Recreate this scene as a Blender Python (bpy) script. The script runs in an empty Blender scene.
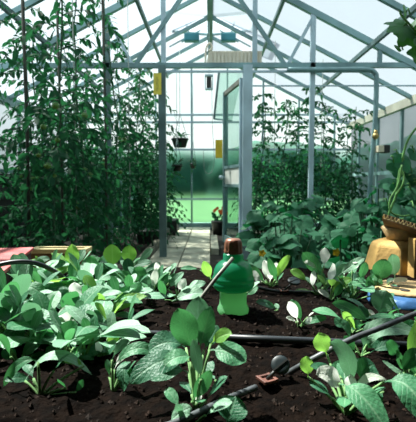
import bpy, math, random
from mathutils import Vector, Matrix, noise as mnoise
V = Vector
C = bpy.context.scene.collection
PI = math.pi
R = math.radians

# ------------------------------------------------------------------ camera
F = 420.0
PITCH, YAW = R(3.81), R(0.27)
CAM = V((0, 0, 0.815))
cd = bpy.data.cameras.new('camera'); cam = bpy.data.objects.new('camera', cd); C.objects.link(cam)
cam.location = CAM
cam.rotation_euler = (PI/2 - PITCH, 0, YAW)
cd.sensor_fit = 'HORIZONTAL'; cd.sensor_width = 36; cd.lens = F/416*36
cd.clip_start = 0.02; cd.clip_end = 300
cd.dof.use_dof = True; cd.dof.focus_distance = 0.98; cd.dof.aperture_fstop = 11
bpy.context.scene.camera = cam
ROT = cam.rotation_euler.to_matrix()
SOIL = 0.485

def pt(x, y, d):
    """the world point at distance d (along +Y) behind a point of the photograph"""
    r = ROT @ V((x-208, 211-y, -F))
    return CAM + r*(d/r.y)

def soil_d(y):
    return (CAM.z-SOIL)*F/(y-183)

# ------------------------------------------------------------------ materials
def mat(name, col, rough=.6, metal=0, var=0, scale=8, bump=0, bscale=60, spec=.5, col2=None):
    m = bpy.data.materials.new(name); m.use_nodes = True
    nt = m.node_tree; N = nt.nodes; L = nt.links
    p = N['Principled BSDF']
    p.inputs['Roughness'].default_value = rough; p.inputs['Metallic'].default_value = metal
    p.inputs['Specular IOR Level'].default_value = spec
    c = (*col, 1); p.inputs['Base Color'].default_value = c
    tc = N.new('ShaderNodeTexCoord')
    if var or col2:
        nz = N.new('ShaderNodeTexNoise'); nz.inputs['Scale'].default_value = scale; nz.inputs['Detail'].default_value = 5
        L.new(tc.outputs['Object'], nz.inputs['Vector'])
        cr = N.new('ShaderNodeValToRGB')
        c2 = col2 or tuple(min(1, k*(1+var)) for k in col)
        c1 = col if col2 else tuple(k*(1-var) for k in col)
        cr.color_ramp.elements[0].color = (*c1, 1); cr.color_ramp.elements[0].position = .35
        cr.color_ramp.elements[1].color = (*c2, 1); cr.color_ramp.elements[1].position = .65
        L.new(nz.outputs['Fac'], cr.inputs['Fac']); L.new(cr.outputs['Color'], p.inputs['Base Color'])
    if bump:
        nb = N.new('ShaderNodeTexNoise'); nb.inputs['Scale'].default_value = bscale; nb.inputs['Detail'].default_value = 6
        L.new(tc.outputs['Object'], nb.inputs['Vector'])
        b = N.new('ShaderNodeBump'); b.inputs['Strength'].default_value = bump; b.inputs['Distance'].default_value = .01
        L.new(nb.outputs['Fac'], b.inputs['Height']); L.new(b.outputs['Normal'], p.inputs['Normal'])
    return m

def leaf_mat(name, c1, c2, vein, trans, tfac=.35, rough=.55, spec=.35, under=None, bscale=220, bump=.35, sheen=0):
    """leaf: colour differs from leaf to leaf, paler midrib and side veins, pebbled surface, light passes through"""
    m = bpy.data.materials.new(name); m.use_nodes = True
    nt = m.node_tree; N = nt.nodes; L = nt.links
    p = N['Principled BSDF']; out = N['Material Output']
    p.inputs['Roughness'].default_value = rough; p.inputs['Specular IOR Level'].default_value = spec
    p.inputs['Sheen Weight'].default_value = sheen; p.inputs['Sheen Roughness'].default_value = .35; p.inputs['Sheen Tint'].default_value = (.85, 1, .9, 1)
    geo = N.new('ShaderNodeNewGeometry'); uv = N.new('ShaderNodeUVMap'); tc = N.new('ShaderNodeTexCoord')
    mixc = N.new('ShaderNodeMix'); mixc.data_type = 'RGBA'
    mixc.inputs['A'].default_value = (*c1, 1); mixc.inputs['B'].default_value = (*c2, 1)
    nz = N.new('ShaderNodeTexNoise'); nz.inputs['Scale'].default_value = 40; L.new(tc.outputs['Object'], nz.inputs['Vector'])
    ad = N.new('ShaderNodeMath'); ad.operation = 'MULTIPLY_ADD'; ad.inputs[1].default_value = .7; ad.inputs[2].default_value = -.05
    L.new(geo.outputs['Random Per Island'], ad.inputs[0])
    ad2 = N.new('ShaderNodeMath'); ad2.operation = 'MULTIPLY_ADD'; ad2.inputs[1].default_value = .4
    L.new(nz.outputs['Fac'], ad2.inputs[0]); L.new(ad.outputs[0], ad2.inputs[2]); ad2.use_clamp = True
    L.new(ad2.outputs[0], mixc.inputs['Factor'])
    sp = N.new('ShaderNodeSeparateXYZ'); L.new(uv.outputs['UV'], sp.inputs[0])
    # midrib: |v-.5| small ; side veins: stripes of u - .6|v-.5|
    s = N.new('ShaderNodeMath'); s.operation = 'SUBTRACT'; s.inputs[1].default_value = .5; L.new(sp.outputs['Y'], s.inputs[0])
    a = N.new('ShaderNodeMath'); a.operation = 'ABSOLUTE'; L.new(s.outputs[0], a.inputs[0])
    mr = N.new('ShaderNodeMapRange'); mr.inputs['From Min'].default_value = .02; mr.inputs['From Max'].default_value = .06
    mr.inputs['To Min'].default_value = 1; mr.inputs['To Max'].default_value = 0; L.new(a.outputs[0], mr.inputs['Value'])
    k = N.new('ShaderNodeMath'); k.operation = 'MULTIPLY_ADD'; k.inputs[1].default_value = -.55; L.new(a.outputs[0], k.inputs[0]); L.new(sp.outputs['X'], k.inputs[2])
    k2 = N.new('ShaderNodeMath'); k2.operation = 'MULTIPLY'; k2.inputs[1].default_value = 9; L.new(k.outputs[0], k2.inputs[0])
    fr = N.new('ShaderNodeMath'); fr.operation = 'PINGPONG'; fr.inputs[1].default_value = .5; L.new(k2.outputs[0], fr.inputs[0])
    mr2 = N.new('ShaderNodeMapRange'); mr2.inputs['From Min'].default_value = .0; mr2.inputs['From Max'].default_value = .13
    mr2.inputs['To Min'].default_value = .55; mr2.inputs['To Max'].default_value = 0; L.new(fr.outputs[0], mr2.inputs['Value'])
    mx = N.new('ShaderNodeMath'); mx.operation = 'MAXIMUM'; L.new(mr.outputs['Result'], mx.inputs[0]); L.new(mr2.outputs['Result'], mx.inputs[1])
    mul = N.new('ShaderNodeMath'); mul.operation = 'MULTIPLY'; mul.inputs[1].default_value = .6; L.new(mx.outputs[0], mul.inputs[0])
    mv = N.new('ShaderNodeMix'); mv.data_type = 'RGBA'; mv.inputs['B'].default_value = (*vein, 1)
    L.new(mixc.outputs['Result'], mv.inputs['A']); L.new(mul.outputs[0], mv.inputs['Factor'])
    last = mv.outputs['Result']
    if under:
        mu = N.new('ShaderNodeMix'); mu.data_type = 'RGBA'; mu.inputs['B'].default_value = (*under, 1)
        L.new(last, mu.inputs['A']); L.new(geo.outputs['Backfacing'], mu.inputs['Factor']); last = mu.outputs['Result']
    L.new(last, p.inputs['Base Color'])
    vo = N.new('ShaderNodeTexVoronoi'); vo.inputs['Scale'].default_value = bscale; L.new(tc.outputs['Object'], vo.inputs['Vector'])
    sub = N.new('ShaderNodeMath'); sub.operation = 'SUBTRACT'; L.new(vo.outputs['Distance'], sub.inputs[0]); L.new(mx.outputs[0], sub.inputs[1])
    b = N.new('ShaderNodeBump'); b.inputs['Strength'].default_value = bump; b.inputs['Distance'].default_value = .002
    L.new(sub.outputs[0], b.inputs['Height']); L.new(b.outputs['Normal'], p.inputs['Normal'])
    t = N.new('ShaderNodeBsdfTranslucent'); t.inputs['Color'].default_value = (*trans, 1)
    ms = N.new('ShaderNodeMixShader'); ms.inputs['Fac'].default_value = tfac
    L.new(p.outputs[0], ms.inputs[1]); L.new(t.outputs[0], ms.inputs[2]); L.new(ms.outputs[0], out.inputs['Surface'])
    return m

def pane_mat(name, clear, tint, diff, streak=0):
    """hazy glazing: part of the light goes straight through, part is scattered"""
    m = bpy.data.materials.new(name); m.use_nodes = True
    nt = m.node_tree; N = nt.nodes; L = nt.links
    N.remove(N['Principled BSDF']); out = N['Material Output']
    a = N.new('ShaderNodeBsdfTransparent'); a.inputs['Color'].default_value = (*tint, 1)
    t = N.new('ShaderNodeBsdfTranslucent'); t.inputs['Color'].default_value = (*diff, 1)
    g = N.new('ShaderNodeBsdfGlossy'); g.inputs['Roughness'].default_value = .15
    ms = N.new('ShaderNodeMixShader'); ms.inputs['Fac'].default_value = clear
    tc = N.new('ShaderNodeTexCoord'); nz = N.new('ShaderNodeTexNoise'); nz.inputs['Scale'].default_value = 2.2; nz.inputs['Detail'].default_value = 6
    L.new(tc.outputs['Object'], nz.inputs['Vector'])
    mr = N.new('ShaderNodeMapRange'); mr.inputs['To Min'].default_value = clear-.1-streak; mr.inputs['To Max'].default_value = clear+.1+streak
    L.new(nz.outputs['Fac'], mr.inputs['Value']); L.new(mr.outputs['Result'], ms.inputs['Fac'])
    L.new(t.outputs[0], ms.inputs[1]); L.new(a.outputs[0], ms.inputs[2])
    m2 = N.new('ShaderNodeMixShader'); m2.inputs['Fac'].default_value = .04
    L.new(ms.outputs[0], m2.inputs[1]); L.new(g.outputs[0], m2.inputs[2]); L.new(m2.outputs[0], out.inputs['Surface'])
    return m

M = {}
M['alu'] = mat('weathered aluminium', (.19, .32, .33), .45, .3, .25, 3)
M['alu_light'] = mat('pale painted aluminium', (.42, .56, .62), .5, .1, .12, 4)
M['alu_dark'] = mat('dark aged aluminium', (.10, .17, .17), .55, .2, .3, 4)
M['gutter'] = mat('cream painted gutter', (.50, .50, .40), .6, 0, .15, 5)
M['roof_pane'] = pane_mat('hazy roof glazing', .62, (.90, .96, 1.0), (.34, .41, .46))
M['far_pane'] = pane_mat('dimmed far glazing', .24, (.90, .96, 1.0), (.135, .163, .185))  # passes little direct sun, set so to keep the far plants dark
M['wall_pane'] = pane_mat('hazy wall glazing', .88, (.90, .98, .96), (.40, .52, .50))
M['door_pane'] = pane_mat('door glazing', .86, (.84, .94, .90), (.16, .24, .20))
M['soil'] = mat('damp dark potting soil', (.0025, .0018, .0015), .9, 0, 0, 55, 1.0, 90, .03, col2=(.0065, .0038, .0026))
M['crumb'] = mat('soil crumbs', (.012, .008, .006), .9, 0, 0, 40, .6, 150, .2, col2=(.028, .015, .0095))
M['ground'] = mat('greenhouse earth', (.018, .017, .013), .95, 0, .4, 6, .8, 30, .2)
M['slab'] = mat('worn concrete slab', (.36, .36, .27), .85, 0, .3, 5, .4, 40, .3)
M['board'] = mat('weathered grey board', (.20, .19, .14), .8, 0, .3, 7, .4, 30, .3)
M['fill_blocker'] = mat('dark brick masonry', (.10, .07, .05), .9, 0, .3, 6, .3, 40, .3)
M['bench'] = mat('dark bench wood', (.022, .022, .02), .8, 0, .3, 9)
M['black_hose'] = mat('black rubber hose', (.012, .016, .020), .42, 0, .2, 10, 0, 60, .5)
M['grey_hose'] = mat('dusty grey hose', (.055, .062, .066), .45, 0, .5, 30, 0, 60, .5)
M['green_glass'] = None
M['copper'] = mat('brown ribbed plastic cap', (.20, .085, .05), .38, .25, .25, 40)
M['rod'] = mat('dull metal rod', (.17, .175, .145), .6, .2, .25, 30)
M['clip'] = mat('red brown plastic clip', (.12, .042, .028), .6, 0, .3, 40)
M['disc'] = mat('dark slate plastic cap', (.010, .020, .023), .45, 0, .25, 30)
M['red'] = mat('faded red board', (.40, .050, .052), .5, 0, 0, 14, .2, 60, .4, col2=(.46, .12, .11))
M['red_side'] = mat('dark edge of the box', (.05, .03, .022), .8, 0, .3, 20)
M['crate'] = mat('brown crate wood', (.16, .10, .05), .8, 0, .3, 12, .3, 50, .3)
M['crate_rim'] = mat('pale crate wood', (.62, .50, .24), .7, 0, .15, 20)
M['card'] = mat('corrugated cardboard liner', (.22, .15, .085), .9, 0, .2, 20)
M['flute'] = mat('corrugated cardboard core', (.85, .66, .32), .9, 0, .2, 60)
M['clay'] = mat('ochre clay', (.43, .27, .085), .75, 0, .22, 10, .25, 60, .3)
M['clay_pale'] = mat('pale raw clay', (.42, .29, .14), .85, 0, .22, 14, .3, 70, .3)
M['hole'] = mat('dark pot inside', (.02, .014, .01), .9)
M['blue'] = mat('blue glaze', (.035, .11, .26), .3, 0, .4, 25, .15, 60, .5)
M['yellow'] = mat('yellow card', (.92, .62, .04), .6, 0, .12, 10)
M['tag'] = mat('olive yellow card', (.78, .66, .09), .6, 0, .12, 10)
M['ink'] = mat('faded brown ink', (.36, .33, .08), .7)
M['teal'] = mat('teal opener housing', (.035, .22, .27), .5, 0, .15, 8)
M['cream'] = mat('cream painted slats', (.74, .69, .56), .7, 0, .1, 12)
M['white_panel'] = mat('white door plate', (.75, .77, .70), .5, 0, .08, 6)
M['black_plastic'] = mat('black plastic', (.015, .017, .016), .5, 0, .2, 10)
M['box_cream'] = mat('cream plastic', (.68, .62, .46), .5)
M['brass'] = mat('dull brass', (.45, .33, .12), .4, .7, .2, 30)
M['string'] = mat('pale string', (.30, .33, .30), .8)
M['stake'] = mat('dark bamboo stake', (.028, .034, .022), .8, 0, .4, 20)
M['orange'] = mat('orange petals', (.75, .16, .03), .6, 0, .3, 40)
M['petal'] = mat('yellow petals', (.85, .60, .03), .6, 0, .2, 40)
M['lawn'] = mat('lawn', (.052, .115, .05), .9, 0, .35, 1.2, 0, 60, .1)
M['hedge'] = mat('hedge green', (.014, .055, .040), .9, 0, .6, 1.6, .8, 3, .1)

M['sage'] = leaf_mat('grey green felted leaf', (.026, .135, .060), (.075, .255, .115), (.20, .37, .22), (.10, .42, .12), .26, .5, .38, (.24, .37, .26), sheen=.1)
M['sage_blue'] = leaf_mat('blue grey felted leaf', (.10, .26, .15), (.24, .42, .27), (.36, .52, .42), (.16, .42, .20), .24, .52, .38, (.36, .50, .40), sheen=.15)
M['sage_lime'] = leaf_mat('lime green leaf', (.085, .27, .035), (.16, .36, .06), (.30, .47, .18), (.34, .72, .11), .44, .5, .38, (.20, .40, .12), sheen=.1)
M['sage_white'] = leaf_mat('white woolly young leaf', (.66, .74, .62), (.78, .82, .72), (.82, .85, .78), (.88, .92, .82), .5, .8, .1, (.76, .80, .72), 330, .4, sheen=.2)
M['sage_dark'] = leaf_mat('deep green felted leaf', (.016, .10, .050), (.040, .165, .080), (.13, .27, .16), (.07, .34, .09), .25, .5, .38, (.17, .30, .20), sheen=.1)
M['sage_stem'] = mat('pale woolly stem', (.15, .28, .11), .8, 0, .2, 60, 0, 60, .15)
M['tomato_leaf'] = leaf_mat('tomato leaf', (.004, .036, .019), (.012, .072, .032), (.02, .09, .04), (.035, .21, .07), .36, .6, .1, (.02, .08, .04), 90, .3)
M['tomato_stem'] = mat('tomato stem', (.03, .10, .045), .7, 0, .3, 30)
M['tomato'] = mat('green tomato', (.10, .24, .045), .3, 0, .25, 12, 0, 60, .5)
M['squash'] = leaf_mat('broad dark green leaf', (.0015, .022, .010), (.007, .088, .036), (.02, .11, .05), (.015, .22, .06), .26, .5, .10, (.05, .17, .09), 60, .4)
M['vine'] = leaf_mat('vine leaf', (.016, .105, .040), (.045, .19, .055), (.10, .26, .09), (.12, .42, .06), .34, .5, .35, (.06, .19, .08), 60, .3)
M['tendril'] = mat('light green tendril', (.15, .38, .10), .6, 0, .2, 30)

def frosted_mat():
    m = bpy.data.materials.new('frosted lower glazing'); m.use_nodes = True
    nt = m.node_tree; N = nt.nodes; L = nt.links
    g = N.new('ShaderNodeBsdfRefraction'); g.inputs['Color'].default_value = (.86, .97, .93, 1); g.inputs['Roughness'].default_value = .30; g.inputs['IOR'].default_value = 1.12
    L.new(g.outputs[0], N['Material Output'].inputs['Surface']); return m
M['frosted'] = frosted_mat()
def trap_mat(name, c, t_, f):
    m = bpy.data.materials.new(name); m.use_nodes = True
    nt = m.node_tree; N = nt.nodes; L = nt.links
    p = N['Principled BSDF']; p.inputs['Base Color'].default_value = (*c, 1); p.inputs['Roughness'].default_value = .22
    t = N.new('ShaderNodeBsdfTranslucent'); t.inputs['Color'].default_value = (*t_, 1)
    ms = N.new('ShaderNodeMixShader'); ms.inputs['Fac'].default_value = f
    L.new(p.outputs[0], ms.inputs[1]); L.new(t.outputs[0], ms.inputs[2]); L.new(ms.outputs[0], N['Material Output'].inputs['Surface'])
    return m
M['trap_dark'] = trap_mat('bottle green plastic', (.016, .19, .10), (.06, .50, .24), .38)
M['green_glass'] = trap_mat('translucent green plastic', (.22, .52, .27), (.42, .90, .45), .6)

# ------------------------------------------------------------------ mesh building
class MB:
    def __init__(s): s.v = []; s.f = []; s.uv = []
    def add(s, vs, fs, uvs=None):
        o = len(s.v); s.v += [tuple(p) for p in vs]; s.f += [tuple(i+o for i in f) for f in fs]
        s.uv += uvs if uvs else [(.5, .25)]*len(vs)
    def build(s, name, m, parent=None, smooth=True, bevel=0):
        me = bpy.data.meshes.new(name); me.from_pydata(s.v, [], s.f); me.update()
        ul = me.uv_layers.new(name='UVMap')
        li = [0]*len(me.loops); me.loops.foreach_get('vertex_index', li)
        flat = []
        for i in li: flat += s.uv[i]
        ul.data.foreach_set('uv', flat)
        if smooth: me.polygons.foreach_set('use_smooth', [True]*len(me.polygons))
        me.materials.append(m)
        o = bpy.data.objects.new(name, me); C.objects.link(o)
        if parent: o.parent = parent; o.location = -parent.location if parent.location.length else (0, 0, 0)
        if bevel:
            b = o.modifiers.new('bevel', 'BEVEL'); b.width = bevel; b.segments = 2; b.limit_method = 'ANGLE'
        return o
    # --- shapes
    def box(s, a, b):
        x0, y0, z0 = a; x1, y1, z1 = b
        s.add([(x0,y0,z0),(x1,y0,z0),(x1,y1,z0),(x0,y1,z0),(x0,y0,z1),(x1,y0,z1),(x1,y1,z1),(x0,y1,z1)],
              [(0,3,2,1),(4,5,6,7),(0,1,5,4),(1,2,6,5),(2,3,7,6),(3,0,4,7)])
    def bar(s, p, q, w, h, up=(0, 0, 1)):
        """rectangular bar between two points"""
        p = V(p); q = V(q); d = (q-p).normalized(); u = V(up)
        if abs(d.dot(u)) > .98: u = V((0, 1, 0))
        x = d.cross(u).normalized()*w/2; y = x.cross(d).normalized()*h/2
        vs = [p-x-y, p+x-y, p+x+y, p-x+y, q-x-y, q+x-y, q+x+y, q-x+y]
        s.add(vs, [(0,3,2,1),(4,5,6,7),(0,1,5,4),(1,2,6,5),(2,3,7,6),(3,0,4,7)])
    def tube(s, pts, r, n=8, r2=None, cap=True):
        pts = [V(p) for p in pts]; k = len(pts); vs = []; fs = []; uvs = []
        d = (pts[1]-pts[0]).normalized(); u = V((0, 0, 1)) if abs(d.z) < .9 else V((0, 1, 0))
        u = (u - d*u.dot(d)).normalized()
        for i, p in enumerate(pts):
            d = (pts[min(i+1, k-1)]-pts[max(i-1, 0)])
            if d.length < 1e-9: d = V((0, 0, 1))
            d.normalize(); u = u-d*u.dot(d)
            if u.length < 1e-6: u = d.orthogonal()
            u.normalize(); w = d.cross(u)
            rr = r if r2 is None else r+(r2-r)*i/(k-1)
            for j in range(n):
                a = 2*PI*j/n; vs.append(p+(u*math.cos(a)+w*math.sin(a))*rr); uvs.append((i/(k-1), .25))
        for i in range(k-1):
            for j in range(n):
                fs.append((i*n+j, i*n+(j+1) % n, (i+1)*n+(j+1) % n, (i+1)*n+j))
        if cap: fs.append(tuple(range(n-1, -1, -1))); fs.append(tuple((k-1)*n+j for j in range(n)))
        s.add(vs, fs, uvs)
    def lathe(s, prof, c, n=32, axis=None):
        """prof: list of (radius, height)"""
        c = V(c); vs = []; fs = []
        A = axis or Matrix.Identity(3)
        for r, z in prof:
            for j in range(n):
                a = 2*PI*j/n; vs.append(c + A @ V((r*math.cos(a), r*math.sin(a), z)))
        for i in range(len(prof)-1):
            for j in range(n):
                fs.append((i*n+j, i*n+(j+1) % n, (i+1)*n+(j+1) % n, (i+1)*n+j))
        if prof[0][0] > 1e-6: fs.append(tuple(range(n-1, -1, -1)))
        if prof[-1][0] > 1e-6: fs.append(tuple((len(prof)-1)*n+j for j in range(n)))
        s.add(vs, fs)
    def ball(s, c, r, n=12, m=8, sq=1.0):
        s.lathe([(max(1e-7, r*math.sin(PI*i/m)), -r*sq*math.cos(PI*i/m)) for i in range(m+1)], c, n)
    def leaf(s, p0, p1, lift, width, nh, pet=.18, fold=.18, nseg=8, shape=.62, twist=0, wave=0, na=4, droop=0, seed=0):
        """strap or oval leaf along a bent midrib; nh is roughly the direction its upper face looks"""
        p0 = V(p0); p1 = V(p1); mid = (p0+p1)/2 + (lift if isinstance(lift, Vector) else V((0, 0, lift)))
        nh = V(nh).normalized(); vs = []; fs = []; uvs = []
        for i in range(nseg+1):
            t = i/nseg
            c = p0*(1-t)**2+mid*2*t*(1-t)+p1*t*t
            d = (mid-p0)*(1-t)+(p1-mid)*t
            if d.length < 1e-9: d = p1-p0
            d.normalize()
            side = d.cross(nh)
            if side.length < .05: side = d.orthogonal()
            side.normalize(); nn = side.cross(d).normalized()
            if twist:
                q = Matrix.Rotation(twist*t, 3, d); side = q@side; nn = q@nn
            if t <= pet: w = .05+.02*t/pet if pet > 0 else 0
            else:
                u = (t-pet)/(1-pet); w = max(.05*(1-u), math.sin(PI*min(1, u**(.95/ (1.55*shape)) ))**.62 if u < 1 else .0)
            w *= width/2
            for j in range(na+1):
                v = j/na*2-1
                wv = wave*width*math.sin(t*11+seed+v*2.0)*abs(v)*(1 if t > pet else 0)
                h = fold*abs(v)*w - droop*v*v*w + wv
                vs.append(c+side*(v*w)+nn*h); uvs.append((t, (v+1)/2))
        for i in range(nseg):
            for j in range(na):
                a = i*(na+1)+j
                fs.append((a, a+1, a+na+2, a+na+1))
        s.add(vs, fs, uvs)
    def broad(s, c, axis, nh, size, lobes=5, depth=.22, cup=.1, n=20, seed=0):
        """broad lobed leaf; c is where the leaf stalk joins"""
        a = V(axis).normalized(); nh = V(nh); side = a.cross(nh).normalized(); nn = side.cross(a).normalized()
        vs = [V(c)]; uvs = [(0, .5)]; fs = []
        for ring in (.5, 1.0):
            for j in range(n):
                th = 2*PI*j/n
                r = size*(.62+.38*math.cos(th/2)**2)*(1-depth*(.5-.5*math.cos(lobes*th)) - (.45 if j == n//2 else 0))
                r *= ring
                q = V(c)+a*(r*math.cos(th))+side*(r*math.sin(th))
                z = cup*size*(ring**2)*(-1.0+.5*math.cos(2*th)) + .05*size*ring*math.sin(3*th+seed) - .06*size*ring*math.cos(lobes*th)
                vs.append(q+nn*z); uvs.append((ring*(.5+.5*math.cos(th)), .5+.5*ring*math.sin(th)))
        for j in range(n):
            k = (j+1) % n
            fs.append((0, 1+j, 1+k)); fs.append((1+j, 1+n+j, 1+n+k, 1+k))
        s.add(vs, fs, uvs)

def smooth_path(pts, k=8):
    pts = [V(p) for p in pts]; out = []
    P = [pts[0]*2-pts[1]] + pts + [pts[-1]*2-pts[-2]]
    for i in range(1, len(P)-2):
        for j in range(k):
            t = j/k; a, b, c, d = P[i-1], P[i], P[i+1], P[i+2]
            out.append(.5*((2*b)+(c-a)*t+(2*a-5*b+4*c-d)*t*t+(3*b-a-3*c+d)*t**3))
    out.append(pts[-1]); return out

def tag(o, label=None, cat=None, group=None, kind=None):
    if label: o['label'] = label
    if cat: o['category'] = cat
    if group: o['group'] = group
    if kind: o['kind'] = kind
    return o
def empty(name, loc, label=None, cat=None, group=None, kind=None):
    o = bpy.data.objects.new(name, None); C.objects.link(o); o.location = loc; o.empty_display_size = .1
    return tag(o, label, cat, group, kind)

def mesh_box(name, a, b, m, parent=None, bevel=0):
    mb = MB(); mb.box(a, b); return mb.build(name, m, parent, False, bevel)
def mesh_bar(name, p, q, w, h, m, parent=None, up=(0, 0, 1)):
    mb = MB(); mb.bar(p, q, w, h, up); return mb.build(name, m, parent, False)
def mesh_tube(name, pts, r, m, parent=None, n=8, r2=None):
    mb = MB(); mb.tube(pts, r, n, r2); return mb.build(name, m, parent)

# ------------------------------------------------------------------ greenhouse shell
HW, EAVE, RIDGE, BACK, PART = 2.53, 1.86, 3.16, 7.64, 4.5
SL = (RIDGE-EAVE)/HW
YF = -1.6
SHADE_END = 1.22      # end of the unseen boards added to shade the front
FR = [1.32, 2.12, 2.91, 3.70, 4.5, 5.27, 6.05, 6.85]     # rafter pairs

fl = MB(); fl.box((-HW, YF, -.12), (HW, BACK, 0)); tag(fl.build('floor', M['ground'], None, False), kind='structure')
pa = MB()
for (x0, x1, st) in ((-.63, -.315, 0), (-.305, 0.0, .35)):
    y = 2.0+st
    while y < BACK-.12:
        y1 = min(y+.78, BACK-.1); pa.box((x0, y, 0.0), (x1, y1-.012, .022)); y = y1
tag(pa.build('path', M['slab'], None, False, .004), kind='structure')
tag(mesh_box('trim_1', (0.01, 4.75, 0), (.10, 6.0, .07), M['slab']), kind='structure')
tag(mesh_box('trim_2', (-.74, 2.2, 0), (-.65, 7.4, .06), M['board']), kind='structure')

for sgn, nm in ((-1, 'left'), (1, 'right')):
    rf = empty('roof_'+nm, (0, 0, 0), kind='structure')
    g = MB(); g.add([(0, YF, RIDGE+.02), (sgn*(HW+.03), YF, EAVE+.02), (sgn*(HW+.03), BACK, EAVE+.02), (0, BACK, RIDGE+.02)], [(0, 1, 2, 3)] if sgn < 0 else [(3, 2, 1, 0)])
    # leave openings for the two ridge vents
    g = MB()
    def P(t, y): return (sgn*HW*t*1.012, y, RIDGE-(RIDGE-EAVE)*t*1.012+.025)
    g2 = MB()
    for (ta, tb, ya, yb) in ((0, 1, SHADE_END, 2.5), (0, .27, 2.5, FR[6]), (0, .27, FR[7], BACK), (.27, 1, 2.5, BACK)):
        q = [P(ta, ya), P(tb, ya), P(tb, yb), P(ta, yb)]
        (g if yb == 2.5 else g2).add(q, [(0, 1, 2, 3)])
    g.build('glazing', M['roof_pane'], rf, False); g2.build('glazing', M['far_pane'], rf, False)
    g = MB(); qa = [V(P(0, YF)), V(P(1, YF)), V(P(1, SHADE_END)), V(P(0, SHADE_END))]; g.add(qa+[p+V((0, 0, .05)) for p in qa], [(0,1,2,3),(7,6,5,4),(0,4,5,1),(1,5,6,2),(2,6,7,3),(3,7,4,0)]); g.build('shade_boards', M['bench'], rf, False)  # unseen roof boards, added to block light over the bed front
    for y in FR:
        big = abs(y-PART) < .01
        mesh_bar('rafter', (0, y, RIDGE-.02), (sgn*HW, y, EAVE-.02), .055 if big else .042, .06 if big else .045, M['alu'], rf, (0, 0, 1))
        # narrow glazing bar midway
    for t in (.30, .66):
        x = sgn*HW*t; z = RIDGE-(RIDGE-EAVE)*t-.065
        mesh_bar('purlin', (x, YF, z), (x, BACK, z), .035, .045, M['alu_dark'], rf)
    mesh_bar('eave_gutter', (sgn*(HW-.02), YF, EAVE-.03), (sgn*(HW-.02), BACK, EAVE-.03), .07, .11, M['gutter'] if sgn > 0 else M['alu'], rf)
    # ridge vent raised to nearly level
    vt = empty('window_'+('1' if sgn < 0 else '2'), (0, 0, 0), kind='structure')
    ya, yb = FR[6]+.03, FR[7]-.03; x1 = sgn*.66; z0, z1 = RIDGE-.0, RIDGE+.06
    for y in (ya, yb): mesh_bar('sash_rail', (sgn*.03, y, z0), (x1, y, z1), .035, .03, M['alu'], vt)
    mesh_bar('sash_edge', (x1, ya, z1), (x1, yb, z1), .035, .03, M['alu'], vt)
    g = MB(); g.add([(sgn*.03, ya, z0+.01), (x1, ya, z1+.01), (x1, yb, z1+.01), (sgn*.03, yb, z0+.01)], [(0, 1, 2, 3)]); g.build('pane', M['roof_pane'], vt, False)
    # opener under it
    ym = (ya+yb)/2-.1
    bx = V((sgn*.27, ym, RIDGE-SL*.27-.07))
    vo = empty('vent_opener', bx, 'teal roof vent opener with two thin arms, on the %s roof slope' % ('left' if sgn < 0 else 'right'), 'vent opener', 'roof vent openers')
    b = MB(); b.box(bx+V((-.11, -.06, -.055)), bx+V((.11, .06, .055)))
    o = b.build('housing', M['teal'], vo, False, .01)
    for (xx, zz) in ((.36, RIDGE+.02), (.60, RIDGE-SL*.60-.03), (.14, RIDGE-SL*.14-.03)):
        mesh_bar('arm', bx+V((sgn*.03, 0, .03)), (sgn*xx, ym, zz), .02, .016, M['alu'], vo)
    mesh_bar('bracket', bx+V((0, 0, .02)), (sgn*.42, ym, RIDGE-SL*.42-.05), .03, .02, M['alu'], vo)

    # side wall
    w = empty('wall_'+nm, (0, 0, 0), kind='structure')
    g = MB(); x = sgn*(HW+.01)
    q = [(x, SHADE_END, .45), (x, BACK, .45), (x, BACK, EAVE), (x, SHADE_END, EAVE)]; g.add(q, [(0, 1, 2, 3)]); g.build('glazing', M['far_pane'], w, False)
    mesh_box('plinth', (min(sgn*(HW-.03), sgn*(HW+.06)), YF, 0), (max(sgn*(HW-.03), sgn*(HW+.06)), BACK, .46 if sgn > 0 else .93), M['board'] if sgn > 0 else M['bench'], w)  # left one raised and darkened to block light low on that side
    mesh_box('shade_boards', (min(x, x+sgn*.05), YF, .46), (max(x, x+sgn*.05), SHADE_END, EAVE), M['bench'], w)  # unseen side boards, added to block light beside the camera
    y = YF+.1
    while y < BACK:
        mesh_bar('mullion', (sgn*HW, y, .46), (sgn*HW, y, EAVE-.06), .035, .045, M['alu'], w); y += .79
    mesh_bar('rail', (sgn*(HW-.01), YF, .96), (sgn*(HW-.01), BACK, .96), .03, .05, M['alu'], w)

tag(mesh_bar('trim_3', (0, YF, RIDGE-.03), (0, BACK, RIDGE-.03), .075, .11, M['alu_dark']), kind='structure')   # ridge beam

# back gable wall
w = empty('wall_back', (0, 0, 0), kind='structure')
mesh_box('lower_glazing', (-HW, BACK-.004, .08), (HW, BACK+.004, 1.40), M['frosted'], w)
g = MB(); g.add([(-HW, BACK, 1.41), (HW, BACK, 1.41), (HW, BACK, EAVE), (0, BACK, RIDGE), (-HW, BACK, EAVE)], [(0, 1, 2, 3, 4)]); g.build('glazing', M['wall_pane'], w, False)
mesh_box('sill', (-HW, BACK-.05, 0), (HW, BACK+.06, .09), M['alu'], w)
for x in (-2.25, -1.61, -.97, -.33, .31, .95, 1.59, 2.23):
    mesh_bar('mullion', (x, BACK-.02, .08), (x, BACK-.02, RIDGE-SL*abs(x)), .03, .04, M['alu'], w)
for z in (.525, 1.415, 1.90, 2.03):
    mesh_bar('rail', (-HW, BACK-.03, z), (HW, BACK-.03, z), .03, .035, M['alu_light'], w)
for sgn in (-1, 1):
    mesh_bar('rafter', (0, BACK-.02, RIDGE-.02), (sgn*HW, BACK-.02, EAVE-.02), .045, .045, M['alu'], w)
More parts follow.
